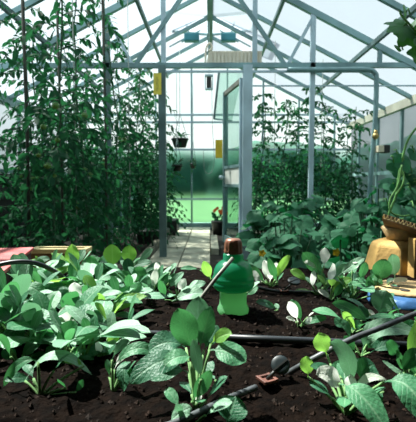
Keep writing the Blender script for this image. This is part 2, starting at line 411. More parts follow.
# unseen wall behind the camera, made solid and dark to cut front light
w = empty('wall_front', (0, 0, 0), kind='structure')
g = MB(); k = [(-HW, -HW, 0), ]
f5 = [(-HW, 0), (HW, 0), (HW, EAVE), (0, RIDGE), (-HW, EAVE)]
g.add([(x, YF-.2, z) for x, z in f5]+[(x, YF, z) for x, z in f5], [(0,1,2,3,4),(9,8,7,6,5)]+[(i, i+5, (i+1) % 5+5, (i+1) % 5) for i in range(5)]); g.build('fill_blocker', M['fill_blocker'], w, False)
mesh_bar('rail', (-HW, YF+.02, EAVE), (HW, YF+.02, EAVE), .05, .05, M['alu'], w)

# truss and posts in the plane of the door
TIE = 2.045
pw = empty('partition', (0, PART, 0), kind='structure')
def pbar(n, p, q, a, b, m): return mesh_bar(n, p, q, a, b, m, pw, (0, 1, 0))
XL, XR = -.505, .395
def rz(x): return RIDGE-SL*abs(x)-.03
pbar('tie_beam', (-HW, PART, TIE), (HW, PART, TIE), .05, .045, M['alu'])
pbar('lower_rail', (XL, PART-.01, TIE-.065), (1.66, PART-.01, TIE-.065), .022, .02, M['alu_light'])
pbar('tie_rod', (.42, PART, 1.835), (HW, PART, 1.835), .014, .014, M['alu_light'])
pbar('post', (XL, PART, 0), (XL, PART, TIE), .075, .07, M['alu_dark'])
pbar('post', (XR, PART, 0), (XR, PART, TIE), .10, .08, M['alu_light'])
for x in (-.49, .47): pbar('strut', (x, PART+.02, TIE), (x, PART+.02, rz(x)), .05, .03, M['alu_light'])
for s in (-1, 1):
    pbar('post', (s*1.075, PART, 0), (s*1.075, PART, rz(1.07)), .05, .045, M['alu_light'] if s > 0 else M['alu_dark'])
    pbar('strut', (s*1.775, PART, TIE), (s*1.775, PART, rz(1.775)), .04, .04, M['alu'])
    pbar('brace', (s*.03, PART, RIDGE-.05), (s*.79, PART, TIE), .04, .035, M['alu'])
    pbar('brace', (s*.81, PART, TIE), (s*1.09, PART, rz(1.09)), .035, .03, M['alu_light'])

# watering pipe that runs along the tie beam and bends down the leaning post
pp = empty('water_pipe', (1.75, PART-.06, 0), 'grey standpipe bent at the top and leaning beside the wall box', 'water pipe')
mesh_tube('pipe', smooth_path([(.80, PART-.06, 1.985), (1.30, PART-.06, 1.985), (1.62, PART-.06, 1.985), (1.705, PART-.06, 1.95), (1.725, PART-.06, 1.86), (1.72, PART-.06, 1.4), (1.69, PART-.06, .9), (1.66, PART-.06, .0)]), .026, M['alu'], pp, 10)
vb = MB(); vb.ball((1.715, PART-.10, 1.30), .035, 10, 7); vb.bar((1.715, PART-.10, 1.30), (1.715, PART-.10, 1.36), .03, .03); vb.build('valve', M['brass'], pp)
sb = empty('socket_box', (1.79, PART-.1, 1.165), 'small cream and black box fixed to the standpipe', 'control box')
mesh_box('cover', (1.725, PART-.16, 1.13), (1.785, PART-.06, 1.20), M['box_cream'], sb, .006)
mesh_box('housing', (1.783, PART-.16, 1.125), (1.845, PART-.06, 1.205), M['black_plastic'], sb, .006)

# slatted cream panel lying on the beam above the door
bl = empty('slatted_panel', (.2, PART, TIE+.03), 'cream slatted panel standing on the beam above the open door', 'panel')
b = MB(); z0, z1 = TIE+.024, TIE+.16
b.add([(-.04, PART+.03, z0), (.54, PART+.03, z0), (.54, PART+.03, z1), (-.01, PART+.03, z1), (-.04, PART+.07, z0), (.54, PART+.07, z0), (.54, PART+.07, z1), (-.01, PART+.07, z1)],
      [(0,1,2,3),(7,6,5,4),(0,4,5,1),(1,5,6,2),(2,6,7,3),(3,7,4,0)]); b.build('panel', M['cream'], bl, False, .004)
b = MB()
for i in range(14):
    x = -.0+i*.04; b.box((x, PART+.018, z0), (x+.026, PART+.032, z1-.004))
b.build('slats', M['cream'], bl, False, .003)
hk = MB(); hk.tube(smooth_path([(-.05, PART+.03, TIE+.03), (-.045, PART+.03, TIE+.16), (-.03, PART+.03, TIE+.215), (.0, PART+.03, TIE+.235), (.02, PART+.03, TIE+.20), (.0, PART+.03, TIE+.165), (-.02, PART+.03, TIE+.17)]), .011, 7)
tag(hk.build('rope_loop', M['cream']), 'pale rope loop standing at the end of the slatted panel', 'rope')

# the open door
HNG = V((.335, PART+.06, 0)); FRE = V((.185, 5.26, 0)); dd = (FRE-HNG)
dr = empty('door_1', HNG, kind='structure')
def D(t, z): return HNG+dd*t+V((0, 0, z))
ZB, ZT = .08, 1.93
mesh_bar('stile', D(0, ZB), D(0, ZT), .04, .03, M['alu_light'], dr, dd)
mesh_bar('stile', D(1, ZB), D(1, ZT), .05, .03, M['alu'], dr, dd)
for z, h in ((ZT-.02, .05), (1.005, .035), (.785, .035), (ZB+.04, .09)):
    mesh_bar('rail', D(0, z), D(1, z), .03, h, M['rod'] if z > 1.5 else M['alu'], dr)
def dpane(n, z0, z1, m):
    b = MB(); nrm = V((dd.y, -dd.x, 0)).normalized()*.004
    b.add([D(.02, z0)+nrm, D(.98, z0)+nrm, D(.98, z1)+nrm, D(.02, z1)+nrm, D(.02, z0)-nrm, D(.98, z0)-nrm, D(.98, z1)-nrm, D(.02, z1)-nrm],
          [(0,1,2,3),(7,6,5,4),(0,4,5,1),(1,5,6,2),(2,6,7,3),(3,7,4,0)]); return b.build(n, m, dr, False)
dpane('pane', 1.02, ZT-.05, M['door_pane']); dpane('lower_pane', ZB+.09, .77, M['door_pane']); dpane('kick_plate', .80, .99, M['white_panel'])
b = MB(); b.ball(D(1.0, .885)+V((-.045, -.02, 0)), .028, 10, 7); b.bar(D(1, .885)+V((-.05, -.02, 0)), D(1, .885)+V((.05, 0, 0)), .02, .02); b.build('handle', M['alu_light'], dr)

# yellow cards
yt = empty('yellow_tag', (-.55, PART-.03, 1.8), 'olive yellow card with faded writing, tied to the door post', 'tag')
b = MB(); b.box((-.588, PART-.06, 1.735), (-.507, PART-.054, 1.955)); b.build('card', M['tag'], yt, False)
b = MB()
for i, hgt in enumerate((.7, 1, .5, 1, .8, .6, 1, .7)):
    z = 1.775+i*.018; b.box((-.560, PART-.0625, z), (-.560+.026*hgt, PART-.0595, z+.005)); b.box((-.560+.010*(i % 3), PART-.0625, z), (-.556+.010*(i % 3), PART-.0595, z+.013))
b.build('faded_lettering', M['ink'], yt, False)
st_ = MB(); st_.box((.065, 5.10, 1.115), (.15, 5.106, 1.335)); tag(st_.build('sticky_trap', M['yellow'], None, False), 'bright yellow sticky card hanging by the edge of the open door', 'sticky trap')
tag(mesh_tube('hanging_wire', smooth_path([(.02, 5.10, 2.03), (.03, 5.10, 1.5), (.05, 5.10, 1.1), (.02, 5.1, .95), (-.04, 5.1, .93), (-.07, 5.1, 1.0), (-.08, 5.1, 1.2)]), .0035, M['string'], None, 6), 'thin looped wire hanging in the doorway left of the yellow card', 'wire')

# tilted hazy pane hanging behind the doorway
hp = empty('glass_sheet', (.2, 5.9, 1.9), 'tilted hazy pane with dark edge hanging beyond the door opening', 'pane')
q = [pt(219, 72, 5.9), pt(243, 72, 5.9), pt(232, 121, 5.9), pt(214, 119, 5.9)]
b = MB(); b.add(q+[p+V((0, .006, 0)) for p in q], [(0,1,2,3),(7,6,5,4),(0,4,5,1),(1,5,6,2),(2,6,7,3),(3,7,4,0)]); b.build('glazing', M['door_pane'], hp, False)
mesh_bar('edge_strip', q[0], q[3], .03, .02, M['alu_dark'], hp); mesh_bar('edge_strip', q[3], q[2], .02, .02, M['alu'], hp)

# ------------------------------------------------------------------ outside
b = MB(); b.box((-40, -12, -.3), (40, 60, -.06)); tag(b.build('lawn', M['lawn'], None, False), kind='structure')
rnd = random.Random(5)
for i, (x, y, rx, h) in enumerate(((-9, 27, 5, 3.2), (-2, 29, 4.6, 3.0), (4.5, 27, 5, 3.4), (12, 26, 5, 3.3), (9, 10, 2.5, 2.2), (10, 17, 3, 3.0), (-10, 12, 3, 2.5), (-12, 20, 4, 3.2), (-4.35, 3.6, 1.4, 1.7), (-4.4, 6.2, 1.45, 1.8), (-3.0, 9.3, 1.5, 1.55), (-4.3, .8, 1.35, 1.7))):  # last four bushes added to block light low at the left
    b = MB(); n, m = 28, 14; vs = []; fs = []
    for k in range(m+1):
        for j in range(n):
            a = 2*PI*j/n; ph = PI/2*k/m; r = rx*math.cos(ph)**.6; z = h*math.sin(ph)
            p = V((r*math.cos(a), r*.5*math.sin(a), z)); q = mnoise.noise(p*.9+V((i*9, 0, 0)))*.5+mnoise.noise(p*2.3)*.25
            vs.append(V((x, y, -.1))+p*(1+q*.25))
    for k in range(m):
        for j in range(n): fs.append((k*n+j, k*n+(j+1) % n, (k+1)*n+(j+1) % n, (k+1)*n+j))
    b.add(vs, fs)
    lab = ['dark hedge bush across the lawn, seen through tomato plants', 'dark hedge bush straight across the lawn through the back glass', 'dark hedge bush across the lawn behind the open door',
           'dark hedge bush across the lawn beyond the tall plants on the right', 'low bush outside the right glass wall, close to the house', 'taller bush outside the right glass wall, further off',
           'low bush outside the left glass wall, close to the house', 'taller bush outside the left glass wall, further off', 'added bush hard against the left glass, blocking light behind the red box plants', 'added bush hard against the left glass, blocking light further along',
           'added bush outside the back glass, blocking light left of the door view', 'added bush hard against the left glass, blocking light next to the house'][i]
    tag(b.build('hedge_bush', M['hedge']), lab, 'bush', 'bushes outside the greenhouse')

# ------------------------------------------------------------------ tall plants
def tomato_meshes(seed, h, dens=1.0, spread=1.0, narrow=1.0):
    r = random.Random(seed); st = MB(); lf = MB()
    pts = []; n = 14
    for i in range(n+1):
        z = h*i/n; pts.append(V((.05*math.sin(z*3+seed)+r.uniform(-.012, .012), .05*math.cos(z*2.3+seed)+r.uniform(-.012, .012), z)))
    st.tube(pts, .011, 6, .005)
    z = .22; a = r.uniform(0, 6)
    while z < h+.02:
        k = min(n-1, int(z/h*n)); f = min(1, z/h*n-k); base = pts[k].lerp(pts[k+1], f)
        ang = a; a += 2.4+r.uniform(-.5, .5)
        Lr = (r.uniform(.22, .36)*spread)*(1 if z < h*.85 else .6)
        dirh = V((math.cos(ang), math.sin(ang), 0)); up0 = r.uniform(.05, .5)
        q0 = base; q2 = base+dirh*Lr+V((0, 0, -Lr*r.uniform(.1, .75))); q1 = base+dirh*Lr*.5+V((0, 0, Lr*up0*.6))
        rib = []
        for i in range(7):
            t = i/6; rib.append(q0*(1-t)**2+q1*2*t*(1-t)+q2*t*t)
        lf.tube(rib, .0035, 4, .0015, False)
        sidev = dirh.cross(V((0, 0, 1)))
        for i in range(1, 7):
            t = i/6; c = rib[i]
            size = r.uniform(.05, .088)*(.8+.4*math.sin(PI*t*.9))*spread
            for s in ((-1, 1) if i < 6 else (0,)):
                if s == 0: d = (rib[6]-rib[5]).normalized()
                else: d = (sidev*s+dirh*.55).normalized()
                d = (d+V((r.uniform(-.6, .6), r.uniform(-.6, .6), -r.uniform(.0, 1.3)))).normalized()
                tip = c+d*size*(1.25 if s == 0 else 1)
                nh = V((r.uniform(-.9, .9), r.uniform(-.9, .9), 1))
                lf.leaf(c, tip, size*.16, size*.44*narrow, nh, .12, .25, 5, .72, r.uniform(-1.2, 1.2), .03, 2, 0, r.uniform(0, 6))
        z += r.uniform(.010, .048)/dens*(1 if z < h*.58 else 2.3)
    return st, lf, pts

protos = []
for i, (h, dn, sp, nw) in enumerate(((2.35, 1.0, 1.0, .95), (2.1, 1.15, 1.05, 1.0), (1.9, 1.1, .95, 1.0), (2.5, .9, 1.0, .85))):
    st, lf, pts = tomato_meshes(11+i*7, h, dn, sp, nw)
    a = st.build('stem', M['tomato_stem']); b = lf.build('leaves', M['tomato_leaf'])
    protos.append((a.data, b.data, h, pts)); bpy.data.objects.remove(a); bpy.data.objects.remove(b)
fr = MB(); fr.ball((0, 0, 0), .023, 14, 9, .88); fo = fr.build('tomato', M['tomato']); FRUIT = fo.data; bpy.data.objects.remove(fo)
cx = MB()
for j in range(5):
    a = 2*PI*j/5; cx.leaf((0, 0, .028), (.03*math.cos(a), .03*math.sin(a), .026), .006, .012, (0, 0, 1), 0, .1, 4)
co = cx.build('calyx', M['tomato_stem']); CALYX = co.data; bpy.data.objects.remove(co)

def linked(name, me, parent, loc=(0, 0, 0), rot=(0, 0, 0), sc=1):
    o = bpy.data.objects.new(name, me); C.objects.link(o); o.parent = parent; o.location = loc; o.rotation_euler = rot; o.scale = (sc,)*3
    return o

tall = [
 # X, Y, proto, scale_z(h), label
 (-.98, 2.75, 0, 2.45, 'tall tomato plant at front of the left rows, behind the wooden crate'),
 (-1.02, 3.35, 1, 2.4, 'second tall tomato plant along the aisle from the wooden crate'),
 (-.92, 3.95, 3, 2.5, 'third tall tomato plant along the aisle from the wooden crate'),
 (-1.00, 4.95, 0, 2.5, 'tall tomato plant left of the door post, just behind the partition'),
 (-.93, 5.5, 1, 2.4, 'tomato plant left of the aisle, second beyond the partition'),
 (-.98, 6.1, 3, 2.4, 'tomato plant left of the aisle, third beyond the partition'),
 (-.95, 6.7, 0, 2.3, 'tomato plant left of the aisle, last before the back glass'),
 (-.66, 5.05, 2, 1.95, 'leafy tomato plant showing just inside the left door post'),
 (-.70, 6.25, 2, 1.7, 'short tomato plant in the doorway above the black trough'),
 (-1.62, 3.0, 3, 2.25, 'tall tomato plant at the picture\'s left edge above the red box'),
 (-1.55, 3.6, 1, 2.25, 'tall tomato plant beside the thick dark stake'),
 (-1.62, 4.05, 0, 2.3, 'tomato plant of the middle left row, level with the partition'),
 (-1.55, 5.0, 2, 2.2, 'tomato plant of the middle left row, just past the partition'),
 (-1.62, 5.7, 1, 2.25, 'tomato plant of the middle left row, second past the partition'),
 (-1.55, 6.5, 3, 2.2, 'tomato plant of the middle left row, at the back glass'),
 (-2.02, 5.3, 1, 1.95, 'tomato plant by the left glass wall, just past the partition'),
 (-2.02, 6.1, 0, 1.95, 'tomato plant by the left glass wall, second past the partition'),
 (-2.02, 6.95, 2, 1.9, 'tomato plant in the back left corner of the house'),
 (.62, 5.3, 2, 1.95, 'tall plant against the right door post, behind the open door'),
 (.95, 5.6, 1, 1.9, 'tall plant second to the right of the door post'),
 (1.18, 5.15, 2, 2.0, 'tall plant just right of the pale partition post'),
 (1.50, 5.5, 1, 1.85, 'tall plant midway between the pale post and the standpipe'),
 (1.78, 5.2, 2, 1.75, 'tall plant directly behind the standpipe'),
 (.72, 6.4, 0, 1.95, 'slim tall plant far back, seen left of the pale partition post'),
 (1.30, 6.5, 1, 1.95, 'slim tall plant at the back glass right of the pale post'),
 (2.0, 6.4, 2, 1.7, 'tall plant in the back right corner under the gutter'),
]
rnd = random.Random(3)
for i, (x, y, k, h, lab) in enumerate(tall):
    sm, lm, hh, pts = protos[k]
    t = empty('tomato_plant', (x, y, 0), lab, 'tomato plant', 'tall tomato plants left of the path' if x < 0 else 'tall plants at the right behind the partition')
    t.rotation_euler = (0, 0, rnd.uniform(0, 6.28)); sc = h/hh; t.scale = (1, 1, sc)
    linked('stem', sm, t); linked('leaves', lm, t)
    nf = 7 if (x < -.8 and y < 4.8) else (3 if x < 0 else 0)
    for j in range(nf):
        z = rnd.uniform(.45, 1.25)
        kk = int(z/hh*14); p = pts[min(kk, 13)]
        # hang on the side that looks to the path and the camera
        a = rnd.uniform(-2.2, -.6)-t.rotation_euler.z
        o = linked('tomato', FRUIT, t, (p.x+.13*math.cos(a), p.y+.13*math.sin(a), z), (0, 0, 0), rnd.uniform(.75, 1.15)); 
        linked('calyx', CALYX, o)

# stakes and strings
for (x, y, h, rr, lab) in ((-1.27, 2.92, 2.45, .012, 'thick dark upright stake from the top edge, over the red box'),
                       (-1.36, 2.62, 1.4, .010, 'short dark stake at the left picture edge'),
                       (-.90, 3.62, 2.4, .011, 'dark stake among the stems above the big lime leaf'),
                       (-1.10, 3.1, 2.2, .009, 'thin dark stake right of the thick one')):
    tag(mesh_tube('plant_stake', [(x, y, 0), (x+.01, y, h*.5), (x, y, h)], rr, M['stake'], None, 7), lab, 'stake', 'stakes among the tomato plants')
for (x, y, lab) in ((-1.02, 3.2, 'pale string running up to the roof right of the sun glow'), (-.8, 4.2, 'pale string up to the roof nearest the left door post'), (.85, 5.6, 'pale string in the tall plants right of the door'), (1.42, 5.4, 'pale string in the tall plants left of the standpipe')):
    tag(mesh_tube('support_string', [(x, y, .05), (x, y, 1.2), (x, y, RIDGE-SL*abs(x)-.06)], .004, M['string'], None, 5), lab, 'string', 'strings tying up the tall plants')

# ------------------------------------------------------------------ broad-leaved low plants on the right
def bush(x, y, z0, h, rad, n, size, seed, lab, name='squash_plant', m='squash', cat='leafy plant', group='broad-leaved plants right of the path', flowers=()):
    r = random.Random(seed); t = empty(name, (x, y, z0), lab, cat, group); st = MB(); lf = MB(); n = int(n*2.4); size *= .60
    for i in range(n):
        a = i*2.4+r.uniform(-.4, .4); f = (i+.5)/n; rr = rad*math.sqrt(f)*r.uniform(.75, 1.1); z = h*(1-.55*f)*r.uniform(.75, 1.1)
        c = V((x+rr*math.cos(a), y+rr*math.sin(a), z0+z)); b0 = V((x+.03*math.cos(a), y+.03*math.sin(a), z0))
        mid = (b0+c)/2+V((0, 0, .12*h)); st.tube([b0*(1-t_)**2+mid*2*t_*(1-t_)+c*t_*t_ for t_ in (0, .25, .5, .75, 1)], .006, 5, .004)
        ax = V((math.cos(a), math.sin(a), -.35+r.uniform(-.9, .6))); nh = V((.25*math.cos(a)+r.uniform(-.8, .8), .25*math.sin(a)-.3+r.uniform(-.8, .6), 1))
        lf.broad(c, ax, nh, size*r.uniform(.7, 1.15), 5, r.uniform(.08, .2), r.uniform(.05, .25), 20, r.uniform(0, 6))
    st.build('stems', M['tomato_stem'], t); lf.build('leaves', M[m], t)
    for (fx, fy, fd) in flowers:
        c = pt(fx, fy, fd); b = MB()
        for j in range(5):
            a = 2*PI*j/5; b.leaf(c, c+V((.022*math.cos(a), -.008, .022*math.sin(a))), V((0, -.006, 0)), .018, (0, -1, .2), 0, .1, 4)
        b.build('flower', M['petal'], t)
    return t
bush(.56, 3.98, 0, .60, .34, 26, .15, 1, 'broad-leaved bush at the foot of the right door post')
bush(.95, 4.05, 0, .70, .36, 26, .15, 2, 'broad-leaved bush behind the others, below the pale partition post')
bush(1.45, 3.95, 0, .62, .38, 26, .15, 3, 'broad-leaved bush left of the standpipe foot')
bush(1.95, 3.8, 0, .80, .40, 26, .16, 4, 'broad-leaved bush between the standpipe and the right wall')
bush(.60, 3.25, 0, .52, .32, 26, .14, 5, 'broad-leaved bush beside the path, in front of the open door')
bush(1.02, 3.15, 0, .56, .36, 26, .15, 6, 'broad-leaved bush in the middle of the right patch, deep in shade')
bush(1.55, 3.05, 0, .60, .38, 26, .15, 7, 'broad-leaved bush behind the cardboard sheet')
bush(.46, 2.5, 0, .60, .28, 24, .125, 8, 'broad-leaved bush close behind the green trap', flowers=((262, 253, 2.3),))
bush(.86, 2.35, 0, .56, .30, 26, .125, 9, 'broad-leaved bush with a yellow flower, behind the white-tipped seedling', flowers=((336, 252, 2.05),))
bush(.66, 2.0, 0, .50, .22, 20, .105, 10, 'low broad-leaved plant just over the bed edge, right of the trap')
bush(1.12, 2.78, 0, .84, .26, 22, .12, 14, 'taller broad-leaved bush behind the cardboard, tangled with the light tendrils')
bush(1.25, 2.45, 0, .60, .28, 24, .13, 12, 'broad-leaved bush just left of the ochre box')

# climbing vine at the right edge and the branch at the top right
def vine(name, path, leaves, lab, cat, m, r0, tend=()):
    p = smooth_path(path, 8); t = empty(name, path[0], lab, cat)
    mesh_tube('stem', p, r0, M['tendril'], t, 6)
    lf = MB(); st = MB(); r = random.Random(len(leaves))
    for (c, ax, nh, size, lb, dp, frm) in leaves:
        lf.broad(c, ax, nh, size, lb, dp, .12, 24, r.uniform(0, 6))
        st.tube([frm, (V(frm)+V(c))/2+V((0, 0, .02)), c], .0035, 5)
    lf.build('leaves', M[m], t); st.build('leaf_stalks', M['tendril'], t)
    for q in tend: mesh_tube('tendril', smooth_path(q, 8), .005, M['tendril'], t, 6)
    return t
d = 2.25
vp = [pt(402, 300, d), pt(398, 262, d), pt(388, 222, d), pt(396, 195, d), pt(400, 170, d), pt(408, 140, d), pt(425, 118, d)]
vp[0].z = 0
vl = []
for (x, y, ax, ay, az, sz, dx) in ((404, 160, .3, -.2, -1, .10, .0), (412, 172, .6, -.3, -.6, .09, .1), (411, 190, .9, -.2, -.2, .10, .05), (414, 208, .4, -.4, -.5, .09, -.05), (398, 156, -.5, -.2, -.6, .06, .15),
                                (405, 225, .4, -.3, -.8, .08, .1), (388, 205, -.6, -.3, -.6, .06, .1), (414, 152, .5, 0, -.7, .09, .15), (396, 236, -.3, -.5, -.8, .08, .12), (418, 185, .4, -.2, -.8, .11, .2), (420, 230, .4, -.2, -.8, .11, .2)):
    c = pt(x, y, d+dx); vl.append((c, (ax, ay, az), (.2, -.7, .6), sz*.72, 5, .16, pt(x-4, y-6, d+.03)))
r = random.Random(4)
for i in range(20):
    x, y = r.uniform(392, 424), r.uniform(158, 240); c = pt(x, y, d+r.uniform(.03, .25)); vl.append((c, (r.uniform(-.6, .8), -.3, r.uniform(-1, 0)), (r.uniform(-.4, .6), -.6, .7), r.uniform(.045, .075), 5, .16, pt(x-3, y-6, d+.05)))
vine('climbing_vine', vp, vl, 'climbing vine with light green tendrils at the right picture edge', 'vine', 'squash', .006,
     ([pt(402, 165, d-.05), pt(398, 185, d-.05), pt(390, 200, d-.05), pt(391, 212, d-.06), pt(402, 216, d-.06), pt(416, 214, d-.05)], [pt(396, 195, d-.03), pt(402, 186, d-.05), pt(404, 176, d-.04), pt(400, 168, d-.03)]))
d = 1.9
vp = [V((1.45, 1.95, 0)), V((1.42, 1.95, .7)), pt(462, 90, d), pt(424, 40, d), pt(412, 27, d), pt(402, 16, d), pt(400, 11, d)]
vl = []
for (x, y, ax, ay, az, sz, lb, dp) in ((404, 26, -1, -.3, -.35, .095, 7, .34), (409, 34, -.8, -.2, -.9, .075, 5, .30), (418, 24, .4, -.4, .3, .10, 5, .3), (419, 52, -.3, -.3, -.9, .06, 5, .2), (421, 38, .5, -.4, -.6, .07, 5, .25), (399, 48, -.8, -.2, .3, .026, 3, .1), (406, 12, -.4, -.4, .6, .035, 3, .25)):
    vl.append((pt(x, y, d), (ax, ay, az), (.25, -.75, .55), sz, lb, dp, pt(x+4, y+2, d+.02)))
vine('grape_vine', vp, vl, 'lobed vine branch reaching in from the top right corner', 'vine', 'vine', .005)

# planters beyond the door
def planter(x0, x1, y0, y1, h, lab):
    t = empty('planter_trough', ((x0+x1)/2, (y0+y1)/2, 0), lab, 'planter')
    b = MB(); b.box((x0, y0, h-.19), (x1, y1, h)); b.build('trough', M['black_plastic'], t, False, .008)
    b = MB()
    for x in (x0+.04, x1-.04):
        for y in (y0+.04, y1-.04): b.bar((x, y, 0), (x, y, h-.185), .03, .03)
    b.build('stand', M['bench'], t, False); return t
planter(-1.0, -.50, 6.3, 6.75, .25, 'long black trough standing left of the path beyond the doorway')
planter(-.98, -.58, 5.6, 6.0, .17, 'low dark step trough in front of the black one')
fp = empty('flower_pot', (.14, 6.6, 0), 'dark pot of orange flowers at the path end by the open door', 'potted flowers')
b = MB(); b.lathe([(.09, 0), (.12, .2), (.125, .22), (.105, .22), (.10, .19)], (.14, 6.6, 0), 20); b.build('pot', M['black_plastic'], fp)
lf = MB(); r = random.Random(8); fb = MB()
for i in range(40):
    a = r.uniform(0, 6.28); rr = r.uniform(.02, .16); p0 = V((.14, 6.6, .2)); p1 = p0+V((rr*math.cos(a), rr*math.sin(a), r.uniform(-.08, .16)))
    lf.leaf(p0.lerp(p1, .4), p1, .02, .06, (r.uniform(-.5, .5), -.5, 1), .1, .1, 4, .62, 0, 0, 2)
for i in range(10):
    a = r.uniform(0, 6.28); rr = r.uniform(.02, .14); c = V((.14+rr*math.cos(a), 6.55+rr*math.sin(a)*.6, .38+r.uniform(-.08, .06)))
    for j in range(6): fb.leaf(c, c+V((.028*math.cos(j), -.01, .028*math.sin(j))), .004, .024, (0, -1, .4), 0, .1, 3, .62, 0, 0, 2)
lf.build('leaves', M['squash'], fp); fb.build('flowers', M['orange'], fp)

def hanging_pot(px, py, dd_, r_, h, lab, leafy, seed, lantern=False):
    c = pt(px, py, dd_); t = empty('hanging_pot', c, lab, 'hanging pot', 'pots hanging beyond the door')
    b = MB(); b.lathe([(r_*.72, -h/2), (r_, h/2-.02), (r_*1.06, h/2-.02), (r_*1.06, h/2), (r_*.9, h/2), (r_*.85, h/2-.03)], c, 18); b.build('pot', M['black_plastic'], t)
    b = MB(); top = V((c.x, c.y, c.z+.42))
    for j in range(3):
        a = 2*PI*j/3+.4; b.tube([c+V((r_*math.cos(a), r_*math.sin(a), h/2)), top], .004, 5)
    zr = RIDGE-SL*abs(c.x)-.1
    b.tube([top, (c.x, c.y, min(zr, top.z+.9))], .004, 5); b.build('wires', M['alu_dark'], t)
    if leafy:
        lf = MB(); r = random.Random(seed)
        for i in range(leafy):
            a = r.uniform(0, 6.28); e = V((math.cos(a)*r_*1.9, math.sin(a)*r_*1.9, r.uniform(-.2, .12))); lf.leaf(c+V((0, 0, h/2-.02)), c+V((0, 0, h/2))+e*r.uniform(.5, 1), .08, .04, (0, -.5, 1), .2, .1, 5)
        lf.build('leaves', M['tomato_leaf'], t)
hanging_pot(180, 143, 6.2, .12, .13, 'wide black pot hanging inside the left of the doorway', 22, 1)
hanging_pot(177, 168, 6.0, .07, .09, 'small dark pot hanging low at the left of the doorway', 10, 2)
hanging_pot(193, 166, 6.9, .05, .08, 'tiny pot with a sprig hanging at the middle mullion', 12, 3)
ln = empty('lantern', pt(209, 82, 5.6), 'dark square lantern hanging near the top of the doorway', 'lantern')
c = pt(209, 82, 5.6)
b = MB(); b.box(c+V((-.03, -.03, -.09)), c+V((.03, .03, .06))); b.build('body', M['black_plastic'], ln, False, .006)
b = MB()
for s in (-1, 1): b.bar(c+V((s*.048, 0, -.08)), c+V((s*.048, 0, .10)), .012, .012)
b.box(c+V((-.05, -.035, .07)), c+V((.05, .035, .09))); b.box(c+V((-.05, -.035, -.10)), c+V((.05, .035, -.085))); b.bar(c+V((0, 0, .08)), (c.x, c.y, 2.9), .008, .008); b.build('cage', M['alu_light'], ln, False)

# ------------------------------------------------------------------ the raised bed in front
BX0, BX1, BY0, BY1 = -1.25, 1.15, .30, 1.63
bed = empty('planting_bed', (0, 0, 0), 'raised planting bed of dark soil filling the front', 'planting bed')
def soilz(x, y):
    p = V((x, y, 0)); return SOIL + .007*mnoise.noise(p*5)+.007*mnoise.noise(p*13+V((3, 1, 0)))+.006*mnoise.noise(p*33)+.004*mnoise.noise(p*80)
nx, ny = 300, 170; b = MB(); vs = []; fs = []
for j in range(ny+1):
    for i in range(nx+1):
        x = BX0+.02+(BX1-BX0-.04)*i/nx; y = BY0+.02+(BY1-BY0-.04)*j/ny; vs.append((x, y, soilz(x, y)))
for j in range(ny):
    for i in range(nx):
        a = j*(nx+1)+i; fs.append((a, a+1, a+nx+2, a+nx+1))
b.add(vs, fs); so = b.build('soil', M['soil'], bed)
r = random.Random(77); b = MB()
for i in range(2600):
    y = .45+1.15*r.random()**1.3; x = r.uniform(-.65, .65)*y*1.05; s = r.uniform(.0015, .0052); z = soilz(x, y)
    o = V((x, y, z+s*.3)); vs = []
    for q in ((1,0,0),(-1,0,0),(0,1,0),(0,-1,0),(0,0,1),(0,0,-1)): vs.append(o+V(q)*s*r.uniform(.6, 1.3)+V((r.uniform(-1,1), r.uniform(-1,1), 0))*s*.3)
    b.add(vs, [(0,2,4),(2,1,4),(1,3,4),(3,0,4),(2,0,5),(1,2,5),(3,1,5),(0,3,5)])
tag(b.build('soil_crumbs', M['crumb'], bed, False), kind='stuff')
for (a, c) in (((BX0, BY1-.02, 0), (BX1, BY1+.02, SOIL-.015)), ((BX0, BY0-.02, 0), (BX1, BY0+.02, SOIL+.01)), ((BX0-.02, BY0, 0), (BX0+.02, BY1, SOIL+.01)), ((BX1-.02, BY0, 0), (BX1+.02, BY1, SOIL+.01))):
    mesh_box('side_board', a, c, M['board'], bed, .004)

def sp(x, y, up=0):
    """a point of the photograph on the soil"""
    d = soil_d(y)
    for _ in range(8):
        p = pt(x, y, d); d = (CAM.z-soilz(p.x, p.y)-up)/((CAM.z-p.z)/d)
    p = pt(x, y, d); p.z = soilz(p.x, p.y)+up; return p

# hoses
def hose(name, pts, r_, m, lab): return tag(mesh_tube(name, smooth_path(pts, 10), r_, M[m], None, 12), lab, 'hose')
q = [sp(60, 322, .014), sp(100, 329, .012), sp(135, 333, .011), sp(200, 336, .009), sp(260, 339, .010), sp(330, 342, .011), sp(416, 346, .010), sp(470, 350, .01)]
for p in q: p.y = p.y
hose('irrigation_pipe', q, .0076, 'black_hose', 'black irrigation pipe lying straight across the soil before the trap')
hA = [sp(150, 432, .010), sp(185, 419, .008), sp(225, 400, .010), sp(256, 387, .015)]
hose('drip_hose', hA, .0050, 'grey_hose', 'short dusty drip hose running from the bottom edge to the square clip')
hB = [pt(272, 381, .715), pt(286, 374, .712), pt(315, 358, .69), pt(350, 340, .70), pt(385, 326, .74), pt(420, 312, .80), pt(460, 299, .86)]
hose('drip_hose', hB, .0050, 'grey_hose', 'grey drip hose rising from the square clip toward the blue pot')
hC = [sp(232, 281, .02), pt(252, 286, 1.27), pt(275, 291, 1.25), pt(293, 292, 1.245), pt(318, 292, 1.25), pt(345, 290, 1.27), pt(380, 288, 1.30), pt(416, 286, 1.35)]
hose('drip_hose', hC, .0048, 'black_hose', 'thin dark drip hose behind and right of the green trap')
hD = [pt(-40, 285, 1.02), pt(-10, 268, 1.04), pt(15, 262, 1.06), pt(35, 263, 1.08), pt(52, 270, 1.11), pt(65, 279, 1.14), pt(75, 291, 1.17), sp(84, 304, .004)]
hose('drip_hose', hD, .0062, 'black_hose', 'black hose arching over the seedlings below the red box')

